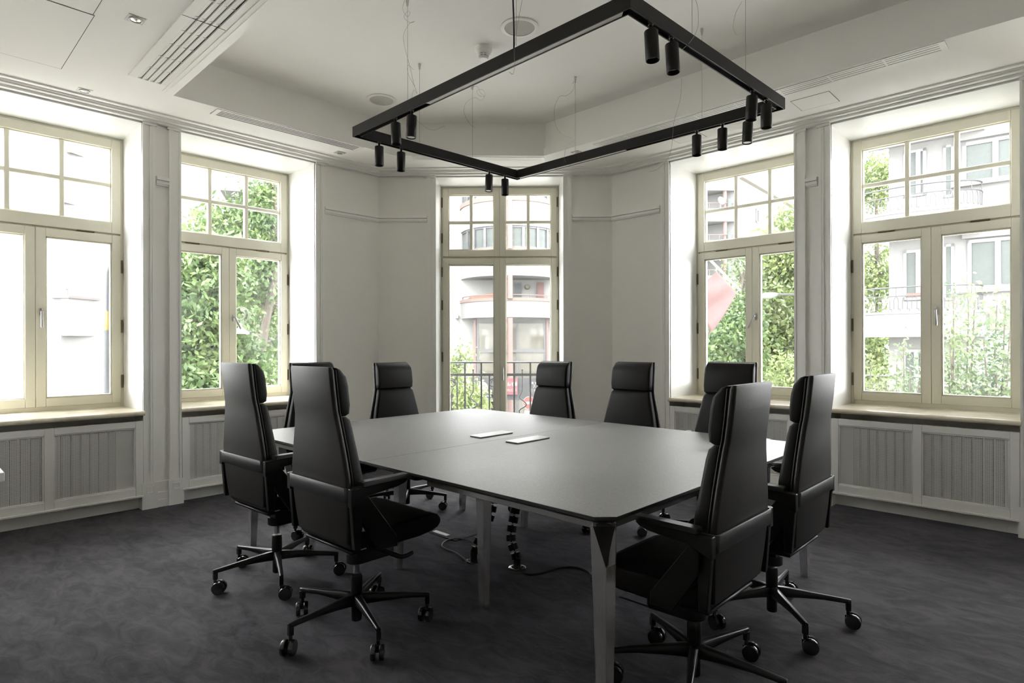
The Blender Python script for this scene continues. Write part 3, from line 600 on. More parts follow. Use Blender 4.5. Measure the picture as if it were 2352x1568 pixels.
# ------------------------------------------------------------------ chairs
def rloop(z, x0, x1, hw, r=.014):   # rounded rectangle, level
    xm = (x0 + x1) / 2; out = []; hx = (x1 - x0) / 2; r = min(r, hx * .95)
    for cx_, cy_, a0 in ((hx - r, hw - r, 0), (-hx + r, hw - r, 90), (-hx + r, -hw + r, 180), (hx - r, -hw + r, 270)):
        for k in range(4):
            a = math.radians(a0 + k * 30); out.append((xm + cx_ + r * math.cos(a), cy_ + r * math.sin(a), z))
    return out
def chair_proto():
    t = thing('office_chair', 'x', 'chair', group='black high-back conference chairs')
    up = []
    # back shell (x backwards negative), widths and lean by height
    rows = [(.415, -.178, .205), (.50, -.186, .219), (.60, -.193, .232), (.70, -.199, .228), (.80, -.204, .207), (.90, -.210, .182), (.945, -.214, .172), (.975, -.219, .168), (1.05, -.228, .167), (1.15, -.238, .166), (1.163, -.237, .162)]
    b = B(); b.loft([rloop(z, x, x + .026 if z < 1.16 else x + .016, hw, .011) for z, x, hw in rows]); sh = b.build('back_shell', LEATHER, t, smooth=True); up.append(sh)
    # piping round the shell
    for s in (-1, 1):
        q = B(); q.tube([(x + .029, s * (hw - .004), z) for z, x, hw in rows[2:-1]], .0045, 6); q.build('piping', LEATHER2, sh, smooth=True)
    lo = [(.435, -.155, -.12, .19), (.46, -.155, -.098, .205), (.60, -.166, -.100, .222), (.70, -.172, -.106, .219), (.80, -.177, -.118, .199), (.90, -.183, -.128, .176), (.935, -.187, -.135, .168), (.949, -.19, -.150, .163)]
    b = B(); b.loft([rloop(z, x0, x1, hw, .018) for z, x0, x1, hw in lo]); up.append(b.build('back_cushion', LEATHER2, t, smooth=True))
    hd = [(.953, -.191, -.150, .160), (.962, -.192, -.137, .166), (1.00, -.195, -.134, .167), (1.08, -.203, -.142, .166), (1.12, -.208, -.152, .165), (1.152, -.212, -.180, .162), (1.160, -.213, -.200, .158)]
    b = B(); b.loft([rloop(z, x0, x1, hw, .016) for z, x0, x1, hw in hd]); up.append(b.build('headrest', LEATHER2, t, smooth=True))
    # seat
    st = [(-.165, .40, .445, .205), (-.15, .385, .458, .215), (0, .372, .463, .234), (.18, .372, .466, .236), (.26, .378, .464, .233), (.30, .388, .452, .229), (.318, .400, .436, .224), (.326, .408, .424, .216)]
    loops = []
    for x, z0, z1, hw in st:
        l = [(q[1], q[0]) for q in []]; zm, hz = (z0 + z1) / 2, (z1 - z0) / 2; r = min(.013, hz * .9); lp = []
        for cy_, cz_, a0 in ((hw - r, hz - r, 0), (-hw + r, hz - r, 90), (-hw + r, -hz + r, 180), (hw - r, -hz + r, 270)):
            for k in range(4):
                a = math.radians(a0 + k * 30); lp.append((x, cy_ + r * math.cos(a), zm + cz_ + r * math.sin(a)))
        loops.append(lp)
    b = B(); b.loft(loops); se = b.build('seat', LEATHER2, t, smooth=True); up.append(se)
    b = B(); b.box(-.15, .22, -.19, .19, .362, .376); b.build('seat_pan', PLASTIC, se, bevel=.004, seg=1)
    b = B(); b.box(-.135, -.107, -.237, -.2362, .392, .396); b.build('maker_tag', mat('tag_white', (.75, .74, .7), .5), se)
    # lumbar band
    b = B()
    def bl(z, g): return [(-.110, .236, z), (-.20, .236, z), (-.206 - g, .225, z), (-.206 - g, -.225, z), (-.20, -.236, z), (-.110, -.236, z), (-.110, -.2325, z), (-.197, -.2325, z), (-.202, -.222, z), (-.202, .222, z), (-.197, .2325, z), (-.110, .2325, z)]
    b.loft([bl(.602, -.001), bl(.664, .003)]); up.append(b.build('lumbar_band', BANDM, t, bevel=.0012, seg=1))
    # arms
    for s in (-1, 1):
        b = B(); y0, y1 = s * .237, s * .262
        f = lambda a, c, y: (a, y, c)
        b.prism([(-.200, .662), (.080, .668), (.095, .66), (.075, .645), (.04, .636), (-.115, .622), (-.200, .585)], y0, s * .268, f)
        b.prism([(-.200, .655), (-.150, .655), (-.146, .54), (-.148, .405), (-.180, .405)], y0, y1, f)
        b.prism([(-.165, .64), (-.115, .622), (.035, .420), (.040, .372), (-.055, .378), (-.172, .555)], y0, y1, f)
        ar = b.build('armrest', PLASTIC, t, bevel=.003, seg=1); up.append(ar)
        q = B(); q.prism([(-.155, .668), (.085, .670), (.095, .678), (.085, .688), (-.15, .688), (-.158, .682)], s * .240, s * .288, f); q.build('arm_pad', mat('arm_pad_rubber', (.022, .022, .022), .5), ar, bevel=.004, seg=2)
    # mechanism under the seat
    b = B(); b.prism([(.0 + .048 * math.cos(a), .048 * math.sin(a)) for a in [math.radians(90 + 15 * k) for k in range(13)]] + [(.17, -.055), (.19, -.03), (.19, .03), (.17, .055)], .252, .300)
    b.prism([(-.04, -.062), (.17, -.062), (.17, .062), (-.04, .062)], .298, .365); me = b.build('mechanism', PLASTIC, t, bevel=.004, seg=1); up.append(me)
    b = B(); b.tube(bez([(.06, -.05, .318), (.075, -.13, .308), (.10, -.20, .296), (.125, -.215, .298), (.155, -.215, .303)], 4), [.012] * 8 + [.010] * 9, 8); b.build('lever', PLASTIC, me, smooth=True)
    B().lathe([(.0135, .20), (.0135, .30)], 16).build('gas_rod', SILVER, t, smooth=True)
    b = B(); b.lathe([(.020, .030), (.0235, .034), (.0235, .10), (.027, .105), (.027, .225), (.0262, .232), (.024, .240), (.014, .240)], 24); b.build('gas_column', PLASTIC, t, smooth=True)
    # five-star base
    for k in range(5):
        b = B(); sec = [(.018, .102, .152, .021), (.05, .106, .152, .020), (.12, .111, .147, .0175), (.22, .114, .138, .0145), (.318, .108, .129, .0115), (.336, .108, .127, .0105)]
        loops = []
        for x, z0, z1, hw in sec: loops.append([(x, -hw * .75, z0), (x, hw * .75, z0), (x, hw, z0 + (z1 - z0) * .55), (x, hw * .75, z1 - .002), (x, hw * .3, z1), (x, -hw * .3, z1), (x, -hw * .75, z1 - .002), (x, -hw, z0 + (z1 - z0) * .55)])
        b.loft(loops); b.box(.314, .336, -.0105, .0105, .074, .112)
        a = b.build('base_arm', ALUBLK, t, smooth=True, bevel=.002, seg=1) if k == 0 else None
        if k == 0: arm0 = a
        else: a = arm0.copy(); COL.objects.link(a)
        a.rotation_euler = (0, 0, k * 2 * math.pi / 5)
        cs = bpy.data.objects.new('caster', None) if False else None
        if k == 0:
            b = B(); b.lathe([(.0085, .045), (.0085, .076)], 12); b.box(-.018, .014, -.008, .008, .028, .055)
            c0 = b.build('caster', PLASTIC, t, bevel=.003, seg=1)
            for s in (-1, 1):
                q = B(); q.lathe([(.010, s * .007), (.0300, s * .008), (.0330, s * .011), (.0330, s * .024), (.0305, s * .027), (.022, s * .0265), (.004, s * .0275)], 28, (-.02, 0, .033), (0, 1, 0)); q.build('wheel', mat('caster_black', (.013, .013, .013), .22, coat=.5), c0, smooth=True)
            cst = c0
        else: cst = copy_tree(c0, t)
        an = k * 2 * math.pi / 5; cst.location = (.325 * math.cos(an), .325 * math.sin(an), 0)
    for o in up: o['up'] = 1
    return t
ch0 = chair_proto()
def place(o, x, y, face, lift, phase, swiv, label):
    o.location = (x, y, 0); o.rotation_euler = (0, 0, face); o['label'] = label; rnd = random.Random(int(x * 1000 + y * 77))
    arms = [c for c in o.children if c.name.startswith('base_arm')]; cas = [c for c in o.children if c.name.startswith('caster')]
    for c in o.children:
        if c.get('up'): c.location.z = lift
        if c.name.startswith('gas_rod'): c.location.z = lift - .001
    ph = phase - face
    for k in range(5):
        an = ph + k * 2 * math.pi / 5; arms[k].rotation_euler = (0, 0, an)
        cas[k].location = (.325 * math.cos(an), .325 * math.sin(an), 0); cas[k].rotation_euler = (0, 0, swiv[k] - face if k < len(swiv) else rnd.uniform(0, 6.28))
R = math.radians
spec = [
    (1.505, 2.453, R(2), .048, R(38), [R(20), R(60), R(40), R(50), R(30)], 'raised black leather chair on two-chair long side, away from tree window'),
    (1.514, 3.295, R(3), .048, R(33), [R(230), R(150), R(140), R(150), R(140)], 'raised black leather chair on two-chair long side, next to tree window'),
    (2.153, 1.100, R(90), 0, R(-12.6), [R(100), R(95), R(120), R(80), R(100)], 'black leather chair on short side, next to the open chrome leg'),
    (2.925, 1.095, R(90), .004, R(8), [R(95), R(75), R(60), R(110), R(100)], 'black leather chair on short side, next to shrub-window radiator'),
    (3.69, 3.24, R(180), 0, R(32), [], 'black leather chair on three-chair long side, by the balcony door'),
    (3.69, 2.47, R(180), .008, R(30), [], 'middle black leather chair of the three-chair long side'),
    (3.69, 1.72, R(180), .022, R(25), [], 'black leather chair on three-chair long side, before the flag window'),
    (2.89, 3.955, R(-90), -.004, R(13), [], 'black leather chair on tree-window short side, toward the balcony door'),
    (2.19, 3.975, R(-90), .012, R(-12), [], 'black leather chair on tree-window short side, away from balcony door')]
chairs = [ch0] + [copy_tree(ch0) for _ in spec[1:]]
for o, s in zip(chairs, spec): place(o, *s)

# ------------------------------------------------------------------ things on the floor
def spine(x, y, path, label, dd):
    t = thing('cable_spine', label, 'cable guide', (x, y, 0), group='black vertebra cable guides under the table')
    b = B(); n = 40
    for r0, r1, z0, z1 in ((.034, .052, .001, .008),): b.lathe([(r0, z0), (r1, z0), (r1, z1 - .002), (r1 - .003, z1), (r0, z1), (r0, z0)], n)
    b.box(-.036, .036, -.006, .006, .001, .007); b.build('base_ring', CHROME, t, smooth=True)
    B().lathe([(.022, .006), (.022, .055), (.018, .058)], 20).build('socket', PLASTIC, t, smooth=True)
    pts = bez([(x, y, .05)] + [at(a, c, dd) for a, c in path] + [(path[-1][2] if len(path[-1]) > 2 else x + .06, y + .0, .66)], 12) if False else bez([Vector((x, y, .05))] + [at(a, c, dd + .012 * i) for i, (a, c) in enumerate(path)], 14)
    L = [0]
    for i in range(1, len(pts)): L.append(L[-1] + (pts[i] - pts[i - 1]).length)
    k = max(8, int(L[-1] / .047)); j = 0
    for m in range(k):
        d = (m + .5) * L[-1] / k
        while j < len(L) - 2 and L[j + 1] < d: j += 1
        p = pts[j].lerp(pts[j + 1], (d - L[j]) / max(1e-6, L[j + 1] - L[j])); ax = (pts[min(j + 2, len(pts) - 1)] - pts[max(0, j - 1)]).normalized()
        q = B(); sd = RT.cross(ax).cross(ax) * -1; sd = (RT - ax * RT.dot(ax)).normalized(); fd = ax.cross(sd)
        for s in (-1, 1):
            c = p + sd * (.0155 * s); n = 12
            q.loft([[c + ax * h + (sd * math.cos(2 * math.pi * i / n) + fd * math.sin(2 * math.pi * i / n)) * rr for i in range(n)] for h, rr in ((-.018, .012), (-.017, .0135), (.016, .0135), (.018, .012))])
        q.tube([p - ax * .024, p + ax * .024], .006, 8)
        q.build('link', PLASTIC, t, smooth=True, world=True)
    return t
spine(2.437, 2.668, [(1092, 1262), (1101, 1235), (1116, 1208), (1127, 1180), (1133, 1150), (1138, 1118)], 'black vertebra cable guide rising beside the floor box', 3.60)
spine(2.54, 2.406, [(1183, 1268), (1174, 1238), (1176, 1210), (1182, 1180), (1187, 1150), (1190, 1120)], 'black vertebra cable guide with the long cable trailing to the chrome leg', 3.50)
fl = lambda px, py, z=.005: onz(px, py, z)
b = B(); b.tube(bez([fl(1100, 1262, .05), fl(1085, 1243, .02), fl(1055, 1237), fl(1028, 1240), fl(1015, 1250), fl(1020, 1258), fl(1045, 1268), fl(1066, 1283), fl(1078, 1292)], 8), .0052, 8)
tag(b.build('power_cord', mat('cord_grey', (.07, .068, .065), .4), smooth=True), 'short black cord looping on the carpet by the floor box', 'cord')
t = thing('power_cord', 'long black cord with a bare plug lying near the chrome leg', 'cord', fl(1290, 1308))
b = B(); b.tube(bez([fl(1190, 1292, .03), fl(1198, 1312), fl(1215, 1319), fl(1240, 1316), fl(1275, 1306), fl(1305, 1302), fl(1330, 1304), fl(1352, 1313), fl(1362, 1322, .02)], 8), .0052, 8); b.build('cable', PLASTIC, t, smooth=True, world=True)
p = fl(1364, 1333, .022); dv = (fl(1352, 1338, .022) - p).normalized()
b = B(); b.lathe([(.010, -.045), (.014, -.03), (.019, -.012), (.020, 0)], 16, p, dv); pl_ = b.build('plug', PLASTIC, t, smooth=True, world=True)
sd = dv.cross(UP).normalized()
for s in (-1, 1): B().tube([p + UP * (.0095 * s), p + UP * (.0095 * s) + dv * .019], .0024, 8).build('prong', ZINC, pl_, smooth=True, world=True)
def floor_box(x0, x1, y0, y1, tabs, label):
    t = thing('floor_box', label, 'floor box', ((x0 + x1) / 2, (y0 + y1) / 2, 0), group='carpeted floor socket boxes')
    B().box(x0, x1, y0, y1, .0003, .0022).build('frame', mat('floorbox_gap', (.006, .006, .006), .8), t, world=True)
    B().box(x0 + .005, x1 - .005, y0 + .005, y1 - .005, .0005, .0045).build('lid', CARPET, t, world=True)
    B().box(*tabs, .002, .0075).build('tab', mat('tab_white', (.75, .74, .70), .5), t, world=True)['label'] = 'white pull tab'
floor_box(2.60, 2.893, 3.03, 3.372, (2.625, 2.66, 3.15, 3.30), 'carpeted floor box with white tab beside the cable guides')
floor_box(2.613, 2.95, 1.41, 1.753, (2.685, 2.745, 1.700, 1.750), 'carpeted floor box with white tab below the short-side chairs')
t = thing('white_desk', 'white desk corner jutting in beside the radiator cover', 'desk', (-.25, 3.87, 0))
b = B(); b.box(-.85, .36, 3.49, 4.25, .700, .74); b.build('desktop', WHITEP, t, world=True, bevel=.003, seg=1)
for x, y in ((-.8, 3.54), (-.05, 3.54), (-.8, 4.2), (-.05, 4.2)): B().box(x - .025, x + .025, y - .025, y + .025, 0, .70).build('leg', WHITEP, t, world=True)

# ================================================================== outside: facade and leaf colours darkened to stand in for dimmer daylight
STUCCO = mat('white_render', (.112, .110, .107), .9)
STUCCO2 = mat('cream_render', (0.0938, 0.0840, 0.0615), .9)
STUCCOL = mat('loggia_render_lightened', (0.1600, 0.1576, 0.1520), .9); STUCCOA = mat('white_render_darkened', (.078, .077, .075), .9)  # STUCCOL lightened to offset loggia shade, STUCCOA darkened to offset open sky
PINK = mat('dusty_red_paint', (.082, .049, .043), .7)
BRICKM = mat('pale_red_brick', (.090, .060, .051), .9)
GREYF = mat('grey_window_frame', (0.0435, 0.0420, 0.0450), .5)
WHITEF = mat('white_window_frame', (0.1125, 0.1125, 0.1102), .5)
FARGLASS = mat('far_pane_glass', (.048, .054, .051), .3, spec=.12)
IRON = mat('wrought_iron', (.006, .006, .0065), .5)
GREYIRON = mat('grey_iron', (0.0224, 0.0224, 0.0240), .5)
ASPHALT = mat('street_paving', (.40, .39, .37), .95)  # paving lightened to bounce daylight up onto the ceiling
BARK = mat('tree_bark', (.055, .045, .036), .95, bump=(18, .6, .03, 4))
ZST = -4.3
def leafmat(name, c1, c2):
    m = mat(name, c1, .55, noise=(1.3, c2, 4, .35, .68)); nt = m.node_tree; p = nt.nodes['Principled BSDF']; out = nt.nodes['Material Output']
    tl = nt.nodes.new('ShaderNodeBsdfTranslucent'); mx = nt.nodes.new('ShaderNodeMixShader'); mx.inputs[0].default_value = .35
    r = [n for n in nt.nodes if n.type == 'VALTORGB'][0]; nt.links.new(r.outputs['Color'], tl.inputs[0])
    nt.links.new(p.outputs[0], mx.inputs[1]); nt.links.new(tl.outputs[0], mx.inputs[2]); nt.links.new(mx.outputs[0], out.inputs[0]); return m
LEAF1 = leafmat('ash_leaves', (.030, .062, .016), (.085, .125, .035))
LEAF2 = leafmat('light_leaves', (.050, .080, .020), (.13, .16, .045))
LEAF3 = leafmat('shrub_leaves', (.035, .062, .030), (.11, .14, .06))

b = B(); b.box(-60, 90, -60, 90, ZST - .2, ZST); tag(b.build('street', ASPHALT), 'grey street and pavement far below the windows', 'street', kind='structure')
b = B(); b.prism(diag_clip(.66), ZST, -.3); tag(b.build('wall_outside', mat('own_facade', (.45, .41, .33), .9)), 'cream lower storey of this building below the floor', 'wall', kind='structure')

def leaves(name, clusters, m, parent, size, seed, dens):
    rng = np.random.default_rng(seed); V = []; 
    for c, r, k in clusters:
        n = int(k * dens); d = rng.normal(size=(n, 3)); d /= np.linalg.norm(d, axis=1)[:, None]
        rad = r * np.cbrt(rng.uniform(.12, 1, n))[:, None]; P = np.array(c) + d * rad * np.array([1, 1, .85])
        # small sprays: leaves gathered round twig ends
        tw = rng.integers(0, max(1, n // 7), n); jit = rng.normal(size=(n, 3)) * size * 1.5; P = P[tw] + jit
        a = rng.normal(size=(n, 3)); a[:, 2] -= .5; a /= np.linalg.norm(a, axis=1)[:, None]
        q = np.cross(a, rng.normal(size=(n, 3))); q /= np.linalg.norm(q, axis=1)[:, None]; s = size * rng.uniform(.6, 1.25, n)[:, None]
        V.append(np.stack([P, P + a * s * .5 + q * s * .24, P + a * s, P + a * s * .5 - q * s * .24], 1).reshape(-1, 3))
    V = np.concatenate(V); n = len(V) // 4; off = Vector((0, 0, 0)); o_ = parent
    while o_ is not None: off = off + o_.location; o_ = o_.parent
    V = V - np.array(off); me = bpy.data.meshes.new(name); me.vertices.add(len(V)); me.vertices.foreach_set('co', V.astype(np.float32).ravel())
    me.loops.add(4 * n); me.loops.foreach_set('vertex_index', np.arange(4 * n, dtype=np.int32)); me.polygons.add(n)
    me.polygons.foreach_set('loop_start', np.arange(0, 4 * n, 4, dtype=np.int32)); me.update(calc_edges=True); me.validate(); me.materials.append(m)
    o = bpy.data.objects.new(name, me); COL.objects.link(o); o.parent = parent; return o
def tree(name, label, cat, trunk, clusters, m, size, seed, dens=1, r=.14, group=None, limbs=True):
    """trunk: list of world points; clusters: (centre, radius, leaf count)"""
    base = Vector(trunk[0]); t = thing(name, label, cat, base, group=group); rnd = random.Random(seed)
    pts = bez(trunk, 6); b = B(); b.tube(pts, [r * (1 - .72 * i / (len(pts) - 1)) for i in range(len(pts))], 8); tk = b.build('trunk', BARK, t, smooth=True, world=True)
    if limbs:
        b = B()
        for c, rr, k in clusters:
            c = Vector(c); q = min(pts[len(pts) // 4:], key=lambda p: (p - c).length + max(0, p.z - c.z) * 2)
            mid = q.lerp(c, .5) + Vector((rnd.uniform(-.2, .2), rnd.uniform(-.2, .2), rnd.uniform(0, .3))) * rr
            b.tube(bez([q, mid, c + Vector((0, 0, rr * .4))], 4), [r * .38 * (1 - .09 * i) for i in range(9)], 5)
            for _ in range(5):
                e = c + Vector((rnd.gauss(0, 1), rnd.gauss(0, 1), rnd.gauss(0, .8))).normalized() * rr * .85; b.tube(bez([mid, mid.lerp(e, .6) + Vector((0, 0, rr * .1)), e], 3), [r * .16, r * .14, r * .12, r * .1, r * .08, r * .06, r * .04], 4)
        b.build('branch', BARK, tk, smooth=True, world=True)
    leaves('crown', clusters, m, t, size, seed, dens); return t
def cl(lst): return [(tuple(at(x, y, d)), r * d / FPX, k) for x, y, d, r, k in lst]
def ground(px, d): p = at(px, 791, d); return (p.x, p.y, ZST)

# --- trees
tree('ash_tree', 'leafy ash tree whose dense crown fills the tree window', 'tree', [ground(395, 12.5), at(400, 1100, 12.5), at(410, 900, 12.5), at(430, 700, 12.5)],
     cl([(425, 640, 12.5, 62, 2600), (480, 620, 12.3, 60, 2600), (430, 740, 12, 66, 2800), (490, 720, 12.4, 60, 2600), (440, 850, 12, 66, 2600), (505, 810, 12.6, 52, 2200), (400, 560, 13, 40, 900), (520, 880, 12.5, 60, 2200), (555, 850, 13, 50, 1800), (470, 900, 11.8, 50, 1600), (590, 900, 13, 50, 1500)]), LEAF1, .15, 3, r=.16)
tree('ash_tree', 'forked ash tree with bare upper twigs by the facade lamp', 'tree', [ground(585, 15), at(592, 1000, 15), at(596, 860, 15), at(606, 770, 15), at(628, 640, 15), at(634, 520, 15), at(632, 430, 15)],
     cl([(560, 640, 15, 42, 1300), (600, 600, 15.2, 40, 1100), (555, 700, 15.4, 36, 800), (612, 560, 15, 36, 900), (600, 500, 15, 34, 700), (570, 560, 15.4, 40, 900), (520, 520, 15.6, 44, 1000), (620, 430, 15, 30, 500), (590, 450, 15.2, 26, 350), (550, 500, 15.5, 34, 700), (480, 530, 16, 36, 500), (630, 700, 15.5, 34, 600), (620, 840, 15.5, 46, 1200), (640, 780, 16, 36, 700), (575, 620, 14.8, 40, 900)]), LEAF1, .15, 5, r=.17)
tree('street_tree', 'bright green street tree behind the overhead lamp in the flag window', 'tree', [ground(1790, 26), at(1790, 950, 26), at(1790, 800, 26), at(1795, 660, 26)],
     cl([(1775, 620, 26, 42, 1500), (1810, 600, 26, 40, 1400), (1800, 550, 26.5, 34, 900), (1815, 510, 27, 28, 600), (1770, 690, 25.5, 40, 1400), (1805, 720, 25, 46, 1700), (1775, 770, 25, 42, 1500), (1815, 800, 25, 44, 1500), (1780, 840, 24.5, 40, 1300), (1830, 660, 26, 40, 1300)]), LEAF2, .24, 7, r=.22)
tree('street_tree', 'rounded green street tree below the red flag', 'tree', [ground(1690, 23), at(1690, 960, 23), at(1692, 850, 23), at(1695, 760, 23)],
     cl([(1710, 700, 23, 26, 700), (1690, 745, 22.5, 34, 1100), (1665, 790, 22, 36, 1200), (1700, 800, 22, 36, 1200), (1640, 830, 22, 32, 1000), (1675, 850, 22, 36, 1100), (1715, 760, 23, 30, 900), (1712, 850, 22, 30, 800), (1715, 640, 24, 22, 350), (1708, 590, 24, 20, 250)]), LEAF1, .20, 9, r=.18)
tree('pale_bush', 'pale green rounded bush at the foot of the street tree', 'bush', [ground(1815, 18), at(1815, 1000, 18), at(1815, 880, 18)], cl([(1812, 850, 18, 30, 900), (1800, 885, 18, 28, 700), (1830, 880, 18, 30, 800), (1825, 940, 18, 36, 700)]), LEAF2, .13, 11, r=.05, limbs=False)
tree('street_tree', 'tall street tree half hidden behind the curved balconies', 'tree', [ground(2020, 27), at(2020, 900, 27), at(2018, 700, 27), at(2014, 570, 27), at(2012, 430, 27)],
     cl([(2010, 400, 27, 30, 900), (1995, 440, 27, 26, 600), (2030, 380, 28, 24, 500), (2025, 450, 27.5, 26, 600), (2025, 640, 27, 32, 1000), (2000, 660, 26.5, 26, 700), (1995, 590, 27, 20, 300), (2030, 590, 27.5, 20, 350), (2000, 800, 25, 36, 1200), (2020, 850, 25, 34, 1100), (1995, 740, 26, 30, 800), (2030, 770, 26, 30, 800), (1985, 870, 24, 34, 900)]), LEAF2, .22, 13, r=.22)
def shrub(label, px, d, tops, k, seed, m=LEAF3, size=.085):
    base = Vector(ground(px, d)); t = thing('climbing_shrub', label, 'shrub', base, group='climbing shrubs outside the shrub window'); rnd = random.Random(seed); b = B(); cs = []
    for x, y, r in tops:
        top = at(x, y, d + rnd.uniform(-.4, .4)); mid = base.lerp(top, .55) + Vector((rnd.uniform(-.15, .15), rnd.uniform(-.15, .15), 0)); P = bez([base, mid, top], 8)
        b.tube(P, [.028 * (1 - .8 * i / (len(P) - 1)) + .003 for i in range(len(P))], 5)
        for i in range(len(P) // 2, len(P)):
            u = (i - len(P) // 2) / (len(P) - len(P) // 2); cs.append((tuple(P[i]), r * d / FPX * (1.25 - .8 * u), k * (1.3 - u)))
    b.build('stem', BARK, t, smooth=True, world=True); leaves('foliage', cs, m, t, size, seed, 1); return t
shrub('tall spreading shrub climbing in front of the round wall plaque', 2250, 9.5, [(2180, 760, 22), (2225, 690, 20), (2290, 700, 16), (2320, 760, 16), (2200, 800, 26), (2260, 780, 26), (2240, 660, 10), (2310, 690, 8), (2340, 830, 22), (2180, 860, 26), (2290, 850, 30), (2230, 860, 30), (2190, 670, 7)], 95, 21)
shrub('low shrub rising beneath the curved balcony', 2085, 10, [(2060, 830, 14), (2090, 850, 18), (2115, 820, 16), (2075, 790, 7), (2110, 880, 22), (2075, 890, 20)], 70, 23)
shrub('small yellowish shrub below the street tree and curved balcony', 2015, 11, [(2000, 830, 9), (2020, 860, 14), (2035, 870, 14), (2000, 880, 14)], 60, 25, LEAF2)
tree('oleander_bush', 'bright green bush growing behind the balcony railing', 'bush', [ground(1040, 17), at(1042, 1000, 17), at(1045, 880, 17), at(1060, 815, 17)],
     cl([(1045, 845, 17, 20, 500), (1062, 815, 17, 10, 180), (1038, 900, 17, 26, 600), (1062, 900, 16.5, 22, 450), (1085, 925, 16.5, 22, 450), (1108, 938, 16.5, 18, 260), (1050, 940, 16, 28, 600), (1095, 905, 17, 12, 160)]), LEAF2, .12, 15, r=.06)

# --- facade helper: pixel corners on a vertical plane
class Facade:
    def __init__(s, px, d, vpx=None, slope=None):
        s.O = at(px, 791, d); s.O.z = 0; k = slope if slope is not None else (vpx - CX) / FPX
        v = (RT * k + FW); s.D = v.normalized(); s.n = Vector((s.D.y, -s.D.x, 0))
        if s.n.dot(-s.O) < 0: s.n = -s.n
    def pix(s, px, py):
        r = ray(px, py); k = s.n.dot(s.O - Vector((0, 0, CAMH))) / s.n.dot(r); p = Vector((0, 0, CAMH)) + r * k; return (p - s.O).dot(s.D), p.z
    def P(s, a, z, n=0): return s.O + s.D * a + s.n * n + Vector((0, 0, z))
    def sz(s, b, a0, a1, z0, z1, n0, n1): return b.hexa([s.P(a0, z0, n0), s.P(a1, z0, n0), s.P(a1, z0, n1), s.P(a0, z0, n1), s.P(a0, z1, n0), s.P(a1, z1, n0), s.P(a1, z1, n1), s.P(a0, z1, n1)])
    def box(s, b, x0, y0, x1, y1, n0, n1):
        a0, zt = s.pix(x0, y0); _, zb = s.pix(x0, y1); a1, _ = s.pix(x1, (y0 + y1) / 2); return s.sz(b, min(a0, a1), max(a0, a1), zb, zt, n0, n1)
    def win(s, parent, x0, y0, x1, y1, mull=(), fw=.06, mf=WHITEF, n=.03, name='window'):
        a0, zt = s.pix(x0, y0); _, zb = s.pix(x0, y1); a1, _ = s.pix(x1, (y0 + y1) / 2); a0, a1 = min(a0, a1), max(a0, a1)
        b = B()
        for q in ((a0, a0 + fw, zb, zt), (a1 - fw, a1, zb, zt), (a0, a1, zb, zb + fw), (a0, a1, zt - fw, zt)): s.sz(b, *q, -.05, n)
        xs = [a0] + [a0 + (a1 - a0) * m for m in mull] + [a1]
        for x in xs[1:-1]: s.sz(b, x - fw * .7, x + fw * .7, zb, zt, -.05, n + .005)
        o = b.build(name, mf, parent, world=True)
        for i in range(len(xs) - 1):
            q = B(); q.add([s.P(xs[i], zb, .008), s.P(xs[i + 1], zb, .008), s.P(xs[i + 1], zt, .008), s.P(xs[i], zt, .008)], [(0, 1, 2, 3)]); q.build('pane', FARGLASS, o, world=True)
        return o
def bld(name, label, F): return thing(name, label, 'building', (F.O.x, F.O.y, ZST))

# --- A: white building opposite the first window
FA_ = Facade(140, 19, slope=-2.4); FA2 = Facade(140, 19, vpx=1350)
t = bld('apartment_building', 'white rendered building with a loggia behind the yellow-banded pole', FA_)
b = B(); FA_.sz(b, FA_.pix(140, 700)[0], FA_.pix(-500, 700)[0] if FA_.pix(-500, 700)[0] > FA_.pix(140, 700)[0] else FA_.pix(140, 700)[0] + 8, ZST, 12, -6, 0) if FA_.pix(-300, 700)[0] > FA_.pix(140, 700)[0] else FA_.sz(b, FA_.pix(-300, 700)[0], FA_.pix(140, 700)[0], ZST, 12, -6, 0)
b.build('wall', STUCCOA, t, world=True)
FA_.win(t, -20, 812, 35, 915, (.5,), n=.05)
b = B(); L_ = FA2.pix(330, 700)[0]; l0, zt = FA2.pix(150, 560); _, zp = FA2.pix(150, 683); _, zpb = FA2.pix(150, 771)
FA2.sz(b, 0, L_, ZST, zpb, -5, 0); FA2.sz(b, 0, L_, zpb, zp - .02, -.25, .28); FA2.sz(b, 0, l0, zpb, zt, -5, 0); FA2.sz(b, 0, L_, zt, 12, -5, .02); FA2.sz(b, l0, L_, zpb, zt, -5, -1.0); FA2.sz(b, L_ - .2, L_, zpb, zt, -5, 0)
b.build('wall', STUCCOA, t, world=True)
b = B(); FA2.sz(b, -.05, L_, zp - .03, zp + .04, -.3, .33); b.build('parapet_cap', mat('mauve_cap', (0.0525, 0.0420, 0.0420), .6), t, world=True)
b = B(); b.tube([FA2.P(.15, zp + .26, .05), FA2.P(L_, zp + .26, .05)], .02, 6); [b.tube([FA2.P(a, zp, .05), FA2.P(a, zp + .26, .05)], .018, 6) for a in (.2, .9, 1.6)]; b.build('loggia_rail', PINK, t, smooth=True, world=True)
F = FA2
for (x0, y0, x1, y1, mu) in ((172, 812, 222, 906, (.6,)),): F.win(t, x0, y0, x1, y1, mu, n=.04)
Fb = Facade(140, 19, vpx=1350); Fb.O = Fb.O - Fb.n * .98
Fb.win(t, 163, 597, 217, 684, (), n=.03)
b = B(); FA2.box(b, 130, 455, 300, 462, 0, .12); b.build('string_course', mat('mauve_cap', (0.0525, 0.0420, 0.0420), .6), t, world=True)
b = B(); FA2.box(b, 150, 342, 300, 350, 0, .2); b.build('eave_band', STUCCO2, t, world=True)
